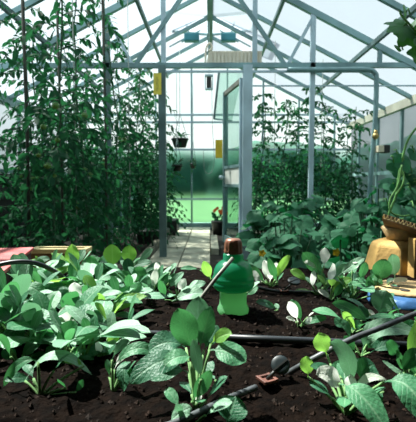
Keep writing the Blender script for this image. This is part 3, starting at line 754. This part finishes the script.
def valve(c, cap, look, cr, slot, s, lab, rz):
    t = empty('hose_valve', c, lab, 'valve', 'valve clips on the drip hoses'); A = Matrix.Rotation(rz, 3, 'Z')
    def w(p): return V(c)+A@(V(p)*s)
    b = MB()
    for (a0, a1) in (((-1, -1, 0), (-.62, 1, .35)), ((.62, -1, 0), (1, 1, .35)), ((-1, -1, -.05), (1, -.62, .3)), ((-1, .62, -.05), (1, 1, .3)), ((-.95, -.95, -.1), (.95, .95, .05))):
        x0, y0, z0 = a0; x1, y1, z1 = a1
        b.add([w(p) for p in ((x0,y0,z0),(x1,y0,z0),(x1,y1,z0),(x0,y1,z0),(x0,y0,z1),(x1,y0,z1),(x1,y1,z1),(x0,y1,z1))], [(0,3,2,1),(4,5,6,7),(0,1,5,4),(1,2,6,5),(2,3,7,6),(3,0,4,7)])
    b.build('clip', M['clip'], t, False, .0008)
    cc = V(cap); ax = V(look).normalized(); X = ax.to_track_quat('Z', 'Y').to_matrix(); rr = cr
    b = MB(); b.lathe([(.9*rr, -.20*rr), (1.0*rr, -.14*rr), (1.0*rr, .08*rr), (.95*rr, .14*rr), (.5*rr, .17*rr), (1e-6, .18*rr)], cc, 32, X); b.build('cap', M['disc'], t)
    b = MB(); e = X@(Matrix.Rotation(slot, 3, 'Z')@V((.97*rr, 0, 0))); f_ = ax*.19*rr; b.bar(cc-e+f_, cc+e+f_, .17*rr, .16*rr, ax); b.build('cap_slot', M['black_plastic'], t, False)
    mesh_tube('spigot', [w((0, 0, .1)), cc-ax*.25*rr], .22*s, M['black_plastic'], t, 10)
c = sp(267, 380, .008); valve(c, pt(280.5, 365, .682), (-.12, -.80, .58), .0155, R(40), .0135, 'dark round valve cap on a red-brown square clip, front soil', R(28))
c = pt(284, 291, 1.245); valve(c, pt(294, 281, 1.235), (.1, -.35, .93), .019, R(20), .0125, 'dark valve cap on a small brown clip, behind the white seedling', R(8))

# green trap
tc_ = sp(233, 313, 0); tr = empty('insect_trap', tc_, 'green plastic bell-shaped trap with brown cap standing in the soil', 'trap')
U = 1.066/F     # metres per picture step at the trap
def prof(l): return [(max(1e-6, r_*U), z*U) for r_, z in l]
b = MB(); b.lathe(prof([(14.5, -2), (15.6, 1.5), (15.8, 4), (15.2, 6.5), (13.9, 9), (13.5, 12), (13.5, 22), (13.8, 25)]), tc_, 40); b.build('base', M['green_glass'], tr)
b = MB(); b.lathe(prof([(13.7, 23), (17, 24.2), (19.6, 26.5), (20.4, 28), (21.2, 29), (21.2, 31.5), (20.4, 32.6), (20.4, 34), (21.0, 35), (20.6, 37), (19.6, 38), (19.6, 41), (18.9, 44.5), (17.0, 48.5), (14.0, 51.5), (11.0, 53.2), (10.2, 54.5), (10.2, 59), (9.2, 60.5), (1e-6, 60.5)]), tc_, 40); b.build('dome', M['trap_dark'], tr)
b = MB(); n = 48; vs = []; fs = []
pr = prof([(8.0, 59.5), (8.9, 60), (9.1, 63), (8.5, 64.5), (8.7, 66.5), (8.3, 71), (7.6, 73.6), (6.2, 74.8), (1e-6, 75)])
for i, (rr, z) in enumerate(pr):
    for j in range(n):
        a = 2*PI*j/n; k = rr*(1+(.045 if 2 <= i <= 5 else 0)*math.cos(a*12)); vs.append(tc_+V((k*math.cos(a), k*math.sin(a), z)))
for i in range(len(pr)-1):
    for j in range(n): fs.append((i*n+j, i*n+(j+1) % n, (i+1)*n+(j+1) % n, (i+1)*n+j))
b.add(vs, fs); b.build('cap', M['copper'], tr)
rd = MB(); rd.tube([pt(233, 258, .985), pt(217, 277, .965), pt(198, 302, .935), sp(190, 315, -.004) if False else pt(190, 313, .93)], .0046, 10)
tag(rd.build('metal_rod', M['rod']), 'dull metal rod leaning against the green trap', 'rod')

# red box and wooden crate at the left
P1 = pt(34, 247, 1.72); P2 = pt(13, 268, 1.36); P2.z = P1.z; ed = (P2-P1).normalized(); wd = V((ed.y, -ed.x, 0)); wd = wd if wd.x < 0 else -wd
rb = empty('red_box', ((P1+P2)/2+wd*.2).xy.to_3d(), 'faded red flat-topped box at the left bed edge', 'box'); rb.location.z = SOIL
b = MB(); h1 = P1.z; q = [P1, P1+ed*.5, P1+ed*.5+wd*.5, P1+wd*.5]
def slab(b, q, z0, z1): b.add([V((p.x, p.y, z0)) for p in q]+[V((p.x, p.y, z1)) for p in q], [(0,3,2,1),(4,5,6,7),(0,1,5,4),(1,2,6,5),(2,3,7,6),(3,0,4,7)])
slab(b, q, h1-.012, h1); b.build('lid', M['red'], rb, False, .002)
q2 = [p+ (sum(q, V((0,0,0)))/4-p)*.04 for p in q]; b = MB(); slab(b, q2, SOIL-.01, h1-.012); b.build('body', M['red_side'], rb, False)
z1 = pt(60, 249, 1.86).z; xa, xb = pt(30, 250, 1.86).x, pt(86, 250, 1.86).x
cr = empty('wooden_crate', ((xa+xb)/2, 1.95, 0), 'brown wooden crate with pale rim behind the red box', 'crate')
b = MB(); 
for k in range(4): z0 = .0+k*(z1-.02)/4; b.box((xa, 1.86, z0+.004), (xb, 1.872, z0+(z1-.02)/4)); b.box((xa, 1.93, z0+.004), (xb, 1.942, z0+(z1-.02)/4)); b.box((xa, 1.872, z0+.004), (xa+.012, 1.93, z0+(z1-.02)/4)); b.box((xb-.012, 1.872, z0+.004), (xb, 1.93, z0+(z1-.02)/4))
b.build('sides', M['crate'], cr, False, .002)
b = MB(); b.box((xa-.004, 1.855, z1-.02), (xb+.004, 1.885, z1)); b.box((xa-.004, 1.92, z1-.02), (xb+.004, 1.946, z1)); b.box((xa-.004, 1.885, z1-.02), (xa+.02, 1.92, z1)); b.box((xb-.02, 1.885, z1-.02), (xb+.004, 1.92, z1)); b.build('rim', M['crate_rim'], cr, False, .002)
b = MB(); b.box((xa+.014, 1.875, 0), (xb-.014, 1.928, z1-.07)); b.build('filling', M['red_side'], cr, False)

# ochre faceted pot, cardboard and blue pot at the right
d0 = 1.52
pc = V((pt(412, 262, d0).x, d0+.09, SOIL-.005)); zt = pt(400, 243, d0).z
op = empty('clay_pot', pc, 'ochre faceted clay pot upside down under the cardboard sheet', 'pot')
b = MB(); hh = zt-pc.z
b.lathe([(.136, 0), (.134, .01), (.112, hh*.80), (.106, hh*.9), (.078, hh), (.03, hh+.002), (1e-6, hh+.002)], pc, 8, Matrix.Rotation(.35, 3, 'Z')); o = b.build('body', M['clay'], op, False, .006)
b = MB(); b.lathe([(.052, hh-.004), (.056, hh+.012), (.075, hh+.045), (.07, hh+.05), (1e-6, hh+.05)], pc, 24); b.build('neck', M['clay_pale'], op)
b = MB(); e = pt(411, 252, d0-.055); b.box((e.x-.002, e.y-.03, SOIL), (e.x+.03, e.y+.02, e.z+.05)); ps = tag(b.build('wooden_peg', M['clay'], None, False, .003), 'narrow ochre wooden peg in front of the faceted clay pot', 'peg')
b = MB(); e2 = V((e.x+.006, e.y-.031, e.z-.02)); b.lathe([(.004, 0), (.004, .004)], e2, 10, Matrix.Rotation(PI/2, 3, 'X')); b.build('peg_hole', M['hole'], ps)
ca = empty('cardboard_sheet', pc+V((0, 0, hh+.05)), 'tilted corrugated cardboard sheet lying on the ochre pot', 'cardboard')
A0 = pt(382, 218, 1.50); A1 = pt(440, 236, 1.42); A1.z = A1.z; back = V((.17, .34, -.125)); th = .015; nrm = (A1-A0).cross(back).normalized(); nrm = nrm if nrm.z > 0 else -nrm
q = [A0, A1, A1+back, A0+back]
def plate(b, q, o0, o1): b.add([p+nrm*o0 for p in q]+[p+nrm*o1 for p in q], [(0,3,2,1),(4,5,6,7),(0,1,5,4),(1,2,6,5),(2,3,7,6),(3,0,4,7)])
b = MB(); plate(b, q, -.0015, 0); plate(b, q, th, th+.0015); b.build('liners', M['card'], ca, False)
b = MB(); n = 30; L_ = A1-A0; vs = []; fs = []
for i in range(n*4+1):
    t = i/(n*4); z = th*(.5+.48*math.sin(t*n*2*PI*.5))
    for bb in (0, 1): vs += [A0+L_*t+back*bb+nrm*(z-.0012)]+[A0+L_*t+back*bb+nrm*(z+.0012)]
for i in range(n*4):
    a = i*4; fs += [(a, a+4, a+5, a+1), (a+1, a+5, a+7, a+3), (a+2, a+3, a+7, a+6), (a, a+2, a+6, a+4)]
b.add(vs, fs); b.build('fluted_core', M['flute'], ca)
d1 = 1.09
bc = pt(408, 290, d1+.07); zt = pt(400, 285, d1+.07).z
bp = empty('blue_pot', (bc.x, bc.y, SOIL), 'blue glazed pot upside down with raw clay base showing two holes', 'pot')
bb_ = V((bc.x, bc.y, SOIL-.004)); hb = zt-SOIL
b = MB(); b.lathe([(.105, 0), (.110, .006), (.106, .012), (.104, .03), (.098, hb*.62), (.092, hb*.8)], bb_, 40); b.build('glazed_body', M['blue'], bp)
b = MB(); b.lathe([(.0925, hb*.78), (.088, hb*.97), (.083, hb), (1e-6, hb)], bb_, 40); b.build('raw_base', M['clay_pale'], bp)
b = MB()
for (hx, hy) in ((395, 286.5), (405, 290.5)):
    e = pt(hx, hy, 1); r_ = (e-CAM); s_ = (bb_.z+hb-CAM.z)/r_.z; e = CAM+r_*s_
    b.lathe([(.0125, .0006), (.0125, .0016), (1e-6, .0016)], e, 16)
b.build('drain_holes', M['hole'], bp)

# ------------------------------------------------------------------ felted seedlings
COL = {'g': 'sage', 'b': 'sage_blue', 'l': 'sage_lime', 'w': 'sage_white', 'd': 'sage_dark'}
LAB = {'w': 'white woolly young leaves', 'l': 'lime green leaves', 'b': 'pale blue-grey leaves', 'd': 'deep green leaves'}
def seedling(bx, by, lab, leaves, fill=5, fsize=.07, fcols='ggbd', seed=0, frad=.07, fh=.06):
    """leaves: (base x, base y, tip x, tip y, width, colour, [lift, depth of base, depth of tip]) measured on the photograph at the plant's distance"""
    d = soil_d(by); r = random.Random(seed*31+int(bx*7+by)); base = sp(bx, by, -.006)
    t = empty('sage_seedling', base, lab, 'seedling', 'felted grey-green seedlings in the bed')
    st = MB(); parts = {}
    if bx < 165 and by < 370: fill = int(fill*1.7); fsize *= 1.3; fcols += 'gbdb'
    def stalk(p):
        m = (base+p)/2; m.z += .25*(p.z-base.z)*.3; m.x = base.x+(p.x-base.x)*.35; m.y = base.y+(p.y-base.y)*.35
        st.tube([base*(1-k)**2+m*2*k*(1-k)+p*k*k for k in (0, .2, .4, .6, .8, 1)], .0026, 6, .0020)
    for L_ in leaves:
        x0, y0, x1, y1, w, col = L_[:6]; lift = L_[6] if len(L_) > 6 else None
        db = L_[7] if len(L_) > 7 else r.uniform(-.02, .02); dt = L_[8] if len(L_) > 8 else db+r.uniform(-.03, .02)
        p0 = pt(x0, y0, d+db); p1 = pt(x1, y1, d+dt)
        for p in (p0, p1): p.z = max(p.z, soilz(p.x, p.y)+.004)
        ln = (p1-p0).length; ax = (p1-p0).normalized(); upr = abs(ax.z)
        nh = V((r.uniform(-.25, .25), -.45-.75*upr, 1.0-.55*upr))
        if isinstance(lift, tuple): upr *= .5; nh = V((r.uniform(-.25, .25), -.45-.75*upr, 1.0-.55*upr))
        if lift is None: lift = ln*(.16 if upr < .6 else .06)
        lv = V((0, -.3*lift*upr, lift)) if not isinstance(lift, tuple) else pt(lift[0], lift[1], d+(db+dt)/2)-(p0+p1)/2
        b = parts.setdefault(col, MB())
        b.leaf(p0, p1, lv, w*(d+(db+dt)/2)/F*1.02, nh, .14, r.uniform(.02, .22), 14, .60, r.uniform(-.3, .3), .045 if col != 'w' else .07, 6, .0, r.uniform(0, 6))
        stalk(p0)
    for i in range(fill):
        a = i*2.4+r.uniform(-.5, .5); col = r.choice(fcols); el = r.uniform(.05, 1.35)
        p0 = base+V((math.cos(a)*frad*.3, math.sin(a)*frad*.3, fh*r.uniform(.3, .8)))
        p1 = p0+V((math.cos(a)*math.cos(el), math.sin(a)*math.cos(el), math.sin(el)*.8))*fsize*r.uniform(.6, 1.15)
        ln = (p1-p0).length; nh = V((-.3*math.cos(a), -.3*math.sin(a)-.2, 1))
        b = parts.setdefault(col, MB())
        b.leaf(p0, p1, ln*.18, ln*r.uniform(.34, .50), nh, .16, r.uniform(.0, .2), 10, .60, r.uniform(-.3, .3), .025, 4, .0, r.uniform(0, 6))
        stalk(p0)
    st.build('stems', M['sage_stem'], t)
    main = max(parts, key=lambda k: len(parts[k].v))
    for k, b in parts.items():
        o = b.build('leaves', M[COL[k]], t)
        if k != main and k in LAB: o['label'] = LAB[k]
    return t

S = seedling
# --- left block, far row to front
S(10, 283, 'seedling with pale sideways leaves under the black hose, at left edge', [(2, 286, 40, 273, 11, 'b'), (12, 292, 30, 275, 13, 'b'), (14, 262, 25, 255, 8, 'd'), (24, 280, 62, 272, 9, 'l', .03)], 3, .06, 'gglb')
S(48, 281, 'seedling right below the wooden crate, under the black hose', [(28, 266, 50, 259, 9, 'b'), (44, 272, 66, 263, 10, 'g'), (52, 276, 70, 268, 10, 'l'), (40, 282, 52, 270, 12, 'g')], 6, .07, 'ggl')
S(73, 277, 'seedling with one upright round lime leaf beside the wooden crate', [(73, 270, 72, 244, 15, 'l', .0), (79, 266, 99, 258, 9, 'b'), (73, 274, 60, 262, 11, 'g'), (89, 288, 87, 266, 20, 'l', .01)], 5, .07, 'gbl')
S(104, 281, 'seedling with veined upright leaf between two lime-leaved ones', [(104, 279, 107, 254, 16, 'b', .0), (96, 275, 90, 256, 12, 'g'), (100, 290, 112, 282, 12, 'l'), (110, 275, 96, 262, 10, 'g')], 6, .075, 'gbl')
S(122, 284, 'tallest seedling of the far row, broad lime leaves near the door post', [(113, 268, 112, 244, 18, 'l', .0), (129, 266, 129, 245, 15, 'l', .0), (138, 262, 153, 249, 8, 'b'), (126, 271, 152, 262, 9, 'b'), (118, 282, 104, 270, 12, 'g')], 6, .075, 'gbl')
S(150, 296, 'seedling with white upright shoot at the end of the left rows', [(150, 293, 157, 268, 8, 'w', .0), (146, 283, 134, 268, 15, 'g'), (154, 288, 172, 278, 12, 'g'), (142, 298, 153, 316, 13, 'b', .03), (160, 280, 156, 262, 7, 'w', .0), (152, 290, 140, 276, 12, 'b'), (148, 300, 140, 284, 10, 'g')], 6, .06, 'gbb')
S(178, 302, 'low seedling with broad teal leaf in front of the path', [(172, 302, 205, 293, 15, 'b'), (188, 289, 206, 283, 9, 'b'), (178, 291, 186, 279, 9, 'w'), (168, 289, 184, 272, 9, 'b'), (165, 300, 160, 280, 8, 'g')], 4, .06, 'gbb')
S(213, 284, 'small seedling with one bright leaf left of the trap, at bed edge', [(211, 279, 203, 261, 10, 'l', .0), (200, 270, 180, 269, 6, 'g'), (218, 284, 225, 272, 8, 'd')], 2, .05, 'gd')
S(18, 318, 'seedling with folded dark leaves in the second row, at left edge', [(8, 297, 26, 301, 9, 'l'), (22, 286, 46, 298, 15, 'g', .02), (44, 296, 64, 287, 12, 'g', .02), (18, 305, 4, 290, 12, 'g'), (10, 316, 40, 304, 9, 'b', .02), (22, 310, 14, 294, 11, 'g')], 8, .09, 'ggdb')
S(70, 326, 'seedling with two white round leaves in the middle of the left rows', [(76, 302, 75, 282, 15, 'w', .0, -.02, -.02), (71, 328, 67, 305, 20, 'w', .0, -.10, -.10), (80, 306, 50, 298, 17, 'd', .02), (92, 300, 84, 285, 12, 'g'), (72, 332, 58, 320, 12, 'g'), (82, 325, 98, 312, 14, 'g')], 7, .085, 'ggdl')
S(102, 322, 'seedling with long smooth lime leaf reaching toward the white shoot', [(100, 320, 147, 296, 15, 'l', .02), (97, 297, 122, 293, 8, 'b', .01), (84, 310, 112, 294, 15, 'g', .03), (104, 312, 96, 292, 13, 'l'), (108, 318, 138, 322, 8, 'd', .02), (112, 305, 130, 286, 10, 'g')], 6, .08, 'gdl')
S(38, 345, 'front seedling with one broad pale arching leaf at left', [(8, 332, 59, 318, 17, 'b', .055), (0, 322, 20, 316, 10, 'b'), (22, 358, 60, 340, 11, 'g', .02), (24, 352, 14, 330, 14, 'd'), (30, 346, 34, 326, 12, 'g'), (50, 346, 44, 326, 11, 'l')], 8, .09, 'ggdb')
S(84, 362, 'front seedling with large cream-veined leaf tilted flat', [(60, 344, 104, 334, 20, 'b', .01), (54, 356, 78, 324, 20, 'g', .02), (118, 372, 86, 360, 17, 'd', .025), (108, 348, 119, 329, 11, 'l'), (98, 358, 100, 342, 10, 'w')], 5, .08, 'gdb')
S(40, 398, 'foremost seedling at left with long blue-grey leaf arching over bare soil', [(25, 381, 92, 375, 15, 'b', (50, 332), 0, .02), (38, 362, 3, 387, 11, 'g', (20, 352), .0, .0), (34, 386, 4, 381, 11, 'd', .012), (84, 366, 64, 360, 9, 'l'), (66, 388, 58, 379, 6, 'd'), (76, 402, 84, 380, 7, 'd')], 2, .04, 'dd')
S(126, 308, 'seedling half hidden behind the long lime leaf', [(124, 300, 142, 284, 11, 'b'), (120, 296, 108, 280, 11, 'g'), (130, 292, 128, 274, 9, 'g')], 6, .07, 'gbl')
S(48, 303, 'seedling crossed by the lower end of the black hose', [(46, 300, 36, 282, 11, 'g'), (54, 300, 66, 284, 12, 'g')], 8, .08, 'gglb')
S(-6, 350, 'seedling cut by the left picture edge', [(0, 340, 16, 330, 12, 'g'), (-4, 350, 12, 340, 10, 'd')], 6, .09, 'gd')
S(118, 340, 'small seedling before the black irrigation pipe, left end', [(118, 338, 110, 322, 10, 'g'), (122, 340, 136, 326, 9, 'd')], 4, .06, 'gdl')
S(28, 298, 'seedling squeezed between two folded-leaved ones, behind the second row at left', [(26, 296, 16, 278, 13, 'g'), (32, 296, 46, 282, 12, 'b')], 7, .08, 'ggb')
S(64, 302, 'seedling just behind the upper white round leaf', [(62, 300, 56, 280, 12, 'g'), (68, 298, 80, 284, 11, 'l')], 7, .075, 'ggb')
S(90, 300, 'seedling between the upper white round leaf and the long lime leaf', [(88, 298, 80, 280, 13, 'g'), (94, 298, 104, 280, 12, 'b'), (86, 304, 70, 296, 11, 'g')], 7, .08, 'gglb')
S(132, 290, 'seedling behind the tip of the long lime leaf', [(130, 288, 122, 270, 12, 'g'), (136, 288, 146, 272, 11, 'b')], 7, .07, 'ggb')
S(8, 336, 'seedling behind the pale arching leaf, close to the left edge', [(6, 334, -6, 318, 13, 'g'), (12, 334, 26, 320, 12, 'd')], 7, .085, 'ggd')
S(58, 348, 'seedling under the large cream-veined leaf', [(56, 346, 44, 330, 13, 'g'), (62, 346, 74, 330, 12, 'b')], 6, .085, 'ggd')
S(98, 344, 'seedling between the cream-veined leaf and the irrigation pipe end', [(96, 342, 86, 324, 14, 'g'), (102, 342, 114, 326, 12, 'g')], 5, .075, 'ggl')
S(166, 288, 'seedling right of the white upright shoot, by the path end', [(164, 286, 156, 272, 11, 'b'), (168, 286, 178, 274, 10, 'g')], 5, .06, 'ggb')
S(20, 368, 'seedling at the front of the left block, just above the foremost one', [(18, 366, 2, 350, 13, 'd'), (22, 364, 40, 346, 14, 'g', .02), (24, 366, 50, 362, 11, 'd')], 3, .07, 'gd')
S(66, 366, 'seedling at the front of the left block, behind the blue-grey arching leaf', [(62, 364, 46, 348, 13, 'g'), (68, 362, 84, 350, 12, 'g'), (70, 364, 94, 366, 12, 'd', .02)], 3, .07, 'gd')
S(102, 358, 'seedling before the irrigation pipe end, right of the cream-veined leaf', [(100, 356, 92, 340, 11, 'g'), (104, 356, 116, 346, 11, 'd')], 3, .06, 'gd')
# --- centre
S(196, 412, 'largest central seedling with upright oval leaves and pale bud', [
  (193, 352, 178, 308, 28, 'g', .0, .03, .03), (197, 346, 199, 296, 27, 'b', .0, .06, .07), (199, 350, 211, 306, 19, 'g', .0, .05, .05), (210, 350, 246, 362, 29, 'g', .012, .0, -.02),
  (211, 344, 232, 334, 14, 'l', .01), (204, 350, 218, 325, 15, 'd', .0, .05, .06), (190, 362, 130, 384, 28, 'd', .035, .02, -.02), (193, 358, 164, 366, 20, 'g', .015, -.02, -.04),
  (192, 402, 211, 370, 15, 'g', .0, -.03, -.03), (201, 380, 193, 339, 12, 'b', .0, -.05, -.04), (186, 348, 148, 352, 26, 'd', .025, .06, .05), (196, 408, 201, 388, 6, 'w', .0),
  (188, 372, 150, 380, 20, 'd', .02, .04, .03)], 4, .05, 'gd', 3, .05, .05)
S(113, 395, 'seedling with drooping leaves left of the largest central one', [(112, 368, 156, 354, 15, 'g', .04, 0, .02), (126, 362, 124, 396, 16, 'd', .03, .02, -.02), (114, 370, 134, 350, 8, 'w', .02), (112, 360, 130, 342, 9, 'b', .02)], 2, .05, 'gd')
S(190, 432, 'seedling at the bottom edge with pale teal leaves, under the central one', [(168, 428, 192, 408, 15, 'b', .01), (182, 416, 176, 404, 8, 'b')], 2, .05, 'bg')
S(231, 436, 'single round dark leaf at the bottom edge over the drip hose', [(226, 432, 236, 396, 33, 'd', .0, 0, .02)], 0)
S(217, 386, 'tiny sprout on the soil right of the largest central seedling', [(222, 396, 222, 384, 8, 'd')], 2, .02, 'd', 0, .02, .012)
S(240, 303, 'low leaves in the soil right behind the trap base', [(246, 296, 258, 286, 8, 'g')], 3, .045, 'gb')
# --- right
S(271, 288, 'seedling with upright white shoots just right of the trap', [(270, 282, 264, 260, 9, 'w', .0), (272, 284, 290, 255, 8, 'l', .02), (266, 283, 246, 264, 9, 'g'), (275, 280, 276, 262, 7, 'w', .0), (262, 282, 250, 272, 9, 'w'), (278, 284, 268, 258, 8, 'g', .0)], 5, .055, 'gwb')
S(318, 296, 'seedling with white round leaf standing high behind the thin hose', [(324, 276, 302, 252, 15, 'g', .0), (324, 266, 325, 247, 11, 'w', .0), (318, 270, 304, 262, 6, 'w'), (330, 284, 333, 263, 9, 'w', .0), (312, 288, 314, 270, 6, 'w', .0), (308, 282, 290, 270, 9, 'l'), (326, 288, 318, 268, 8, 'g'), (332, 280, 346, 264, 9, 'b')], 5, .06, 'gbl')
S(331, 302, 'seedling with narrow pale arching stems before the thin hose', [(329, 299, 352, 279, 9, 'l', .025), (331, 300, 318, 290, 6, 'w'), (334, 298, 342, 284, 8, 'g'), (340, 302, 352, 292, 8, 'g')], 4, .06, 'ggl')
S(352, 302, 'seedling with pale slanting leaf left of the ochre pot', [(338, 276, 365, 257, 9, 'b', .005), (348, 286, 371, 284, 14, 'g', .01), (371, 296, 369, 276, 8, 'g', .0), (360, 280, 366, 262, 9, 'g'), (344, 300, 356, 286, 9, 'g'), (352, 270, 357, 262, 7, 'w')], 6, .065, 'ggd')
S(380, 300, 'seedling with wide pale leaf before the ochre pot', [(377, 282, 386, 259, 19, 'g', .0), (395, 278, 392, 254, 16, 'b', .0), (375, 294, 377, 272, 8, 'b', .0), (384, 292, 372, 274, 10, 'g'), (390, 282, 408, 280, 6, 'w')], 3, .055, 'gbd')
S(376, 327, 'seedling with fan-shaped pale leaf before the blue pot', [(378, 316, 386, 290, 24, 'b', .0, -.02, .0), (378, 322, 364, 313, 10, 'w'), (384, 322, 396, 316, 10, 'g'), (370, 322, 358, 306, 11, 'd')], 4, .06, 'gd')
S(352, 335, 'seedling with long green leaf crossing the bare soil at right', [(372, 326, 332, 303, 13, 'g', .02), (346, 330, 334, 318, 9, 'd'), (356, 330, 342, 312, 10, 'l'), (350, 338, 362, 322, 10, 'd')], 5, .07, 'ggd')
S(299, 328, 'small wilted white-leaved seedling alone in the soil centre right', [(298, 322, 288, 302, 10, 'w', .01), (302, 324, 291, 300, 9, 'g', .015), (300, 327, 327, 318, 8, 'g', .01), (296, 324, 286, 318, 5, 'w'), (304, 326, 312, 318, 6, 'w')], 2, .03, 'gw')
S(268, 314, 'pair of small flat leaves on the soil right of the trap', [(278, 314, 256, 302, 9, 'd', .01), (278, 314, 276, 303, 5, 'b')], 0)
S(346, 418, 'large seedling in front right with white bud and folded leaves', [
  (352, 392, 330, 342, 21, 'b', (352, 352), .0, -.02), (346, 388, 316, 374, 21, 'w', .012, -.02, -.04), (350, 392, 350, 374, 12, 'w', .0, -.03, -.03), (354, 392, 386, 380, 9, 'w', (366, 370), -.02, -.02),
  (340, 384, 388, 434, 30, 'g', (362, 386), -.04, -.1), (384, 382, 432, 428, 36, 'g', (412, 372), -.02, -.08), (327, 355, 318, 333, 18, 'l', .0, .08, .08), (308, 377, 306, 356, 14, 'l', .0, .03, .03),
  (342, 380, 310, 366, 12, 'd', .012, .03, .02), (358, 382, 374, 364, 24, 'd', .01, .04, .05), (326, 376, 348, 362, 13, 'g', .0, .05, .05), (340, 372, 354, 352, 12, 'd', .0, .06, .07), (384, 392, 366, 414, 16, 'd', .01, -.01, -.02), (366, 378, 356, 358, 16, 'd', .0, .05, .07)], 4, .06, 'gd', 2)
S(361, 358, 'seedling with one long leaf arching over behind the grey drip hose at right', [(362, 356, 422, 336, 22, 'b', (364, 312), .0, -.02), (366, 352, 382, 336, 14, 'd', .01), (356, 352, 344, 336, 10, 'd'), (370, 354, 400, 346, 12, 'd', .015)], 2, .05, 'gd')
S(412, 392, 'seedling in the lower right corner with upright blades', [(408, 362, 418, 318, 12, 'l', .0, .02, .0), (400, 374, 420, 350, 16, 'd', .01), (414, 384, 382, 360, 6, 'b', .0), (410, 380, 424, 366, 14, 'd'), (398, 356, 386, 342, 14, 'd'), (404, 372, 396, 350, 9, 'g', .0)], 3, .06, 'dg')
S(366, 292, 'seedling filling the gap between the slanting pale leaf and the ochre pot', [(364, 290, 356, 272, 11, 'g'), (368, 288, 380, 272, 11, 'b')], 5, .06, 'ggb')
S(344, 290, 'seedling between the white round leaf and the slanting pale leaf', [(342, 288, 336, 272, 10, 'g'), (346, 286, 356, 272, 10, 'g')], 4, .06, 'ggb')
S(410, 336, 'seedling at the right edge below the blue pot', [(402, 338, 416, 322, 12, 'd'), (412, 336, 396, 326, 9, 'g')], 4, .06, 'gd')

# ------------------------------------------------------------------ light
w = bpy.data.worlds.new('sky'); bpy.context.scene.world = w; w.use_nodes = True
nt = w.node_tree; bg = nt.nodes['Background']
tc = nt.nodes.new('ShaderNodeTexCoord'); sx = nt.nodes.new('ShaderNodeSeparateXYZ'); cr = nt.nodes.new('ShaderNodeValToRGB')
nt.links.new(tc.outputs['Generated'], sx.inputs[0]); nt.links.new(sx.outputs['Z'], cr.inputs['Fac'])
e = cr.color_ramp.elements; e[0].position = 0; e[0].color = (.95, .97, .95, 1); e[1].position = .7; e[1].color = (.66, .80, .92, 1)
nt.links.new(cr.outputs['Color'], bg.inputs['Color']); bg.inputs['Strength'].default_value = 1.2
sd = bpy.data.lights.new('sun', 'SUN'); sd.energy = 25; sd.angle = R(1.2); sd.color = (1, .95, .85)
so = bpy.data.objects.new('sun', sd); C.objects.link(so)
az, el = R(-52), R(57)
to = V((math.sin(az)*math.cos(el), math.cos(az)*math.cos(el), math.sin(el)))
so.rotation_euler = to.to_track_quat('Z', 'Y').to_euler(); so.location = to*12

sc = bpy.context.scene
sc.view_settings.view_transform = 'Standard'; sc.view_settings.look = 'None'; sc.view_settings.gamma = 1; sc.view_settings.exposure = 0.14
sc.cycles.use_denoising = True
sc.cycles.max_bounces = 8; sc.cycles.transparent_max_bounces = 12; sc.cycles.sample_clamp_indirect = 6
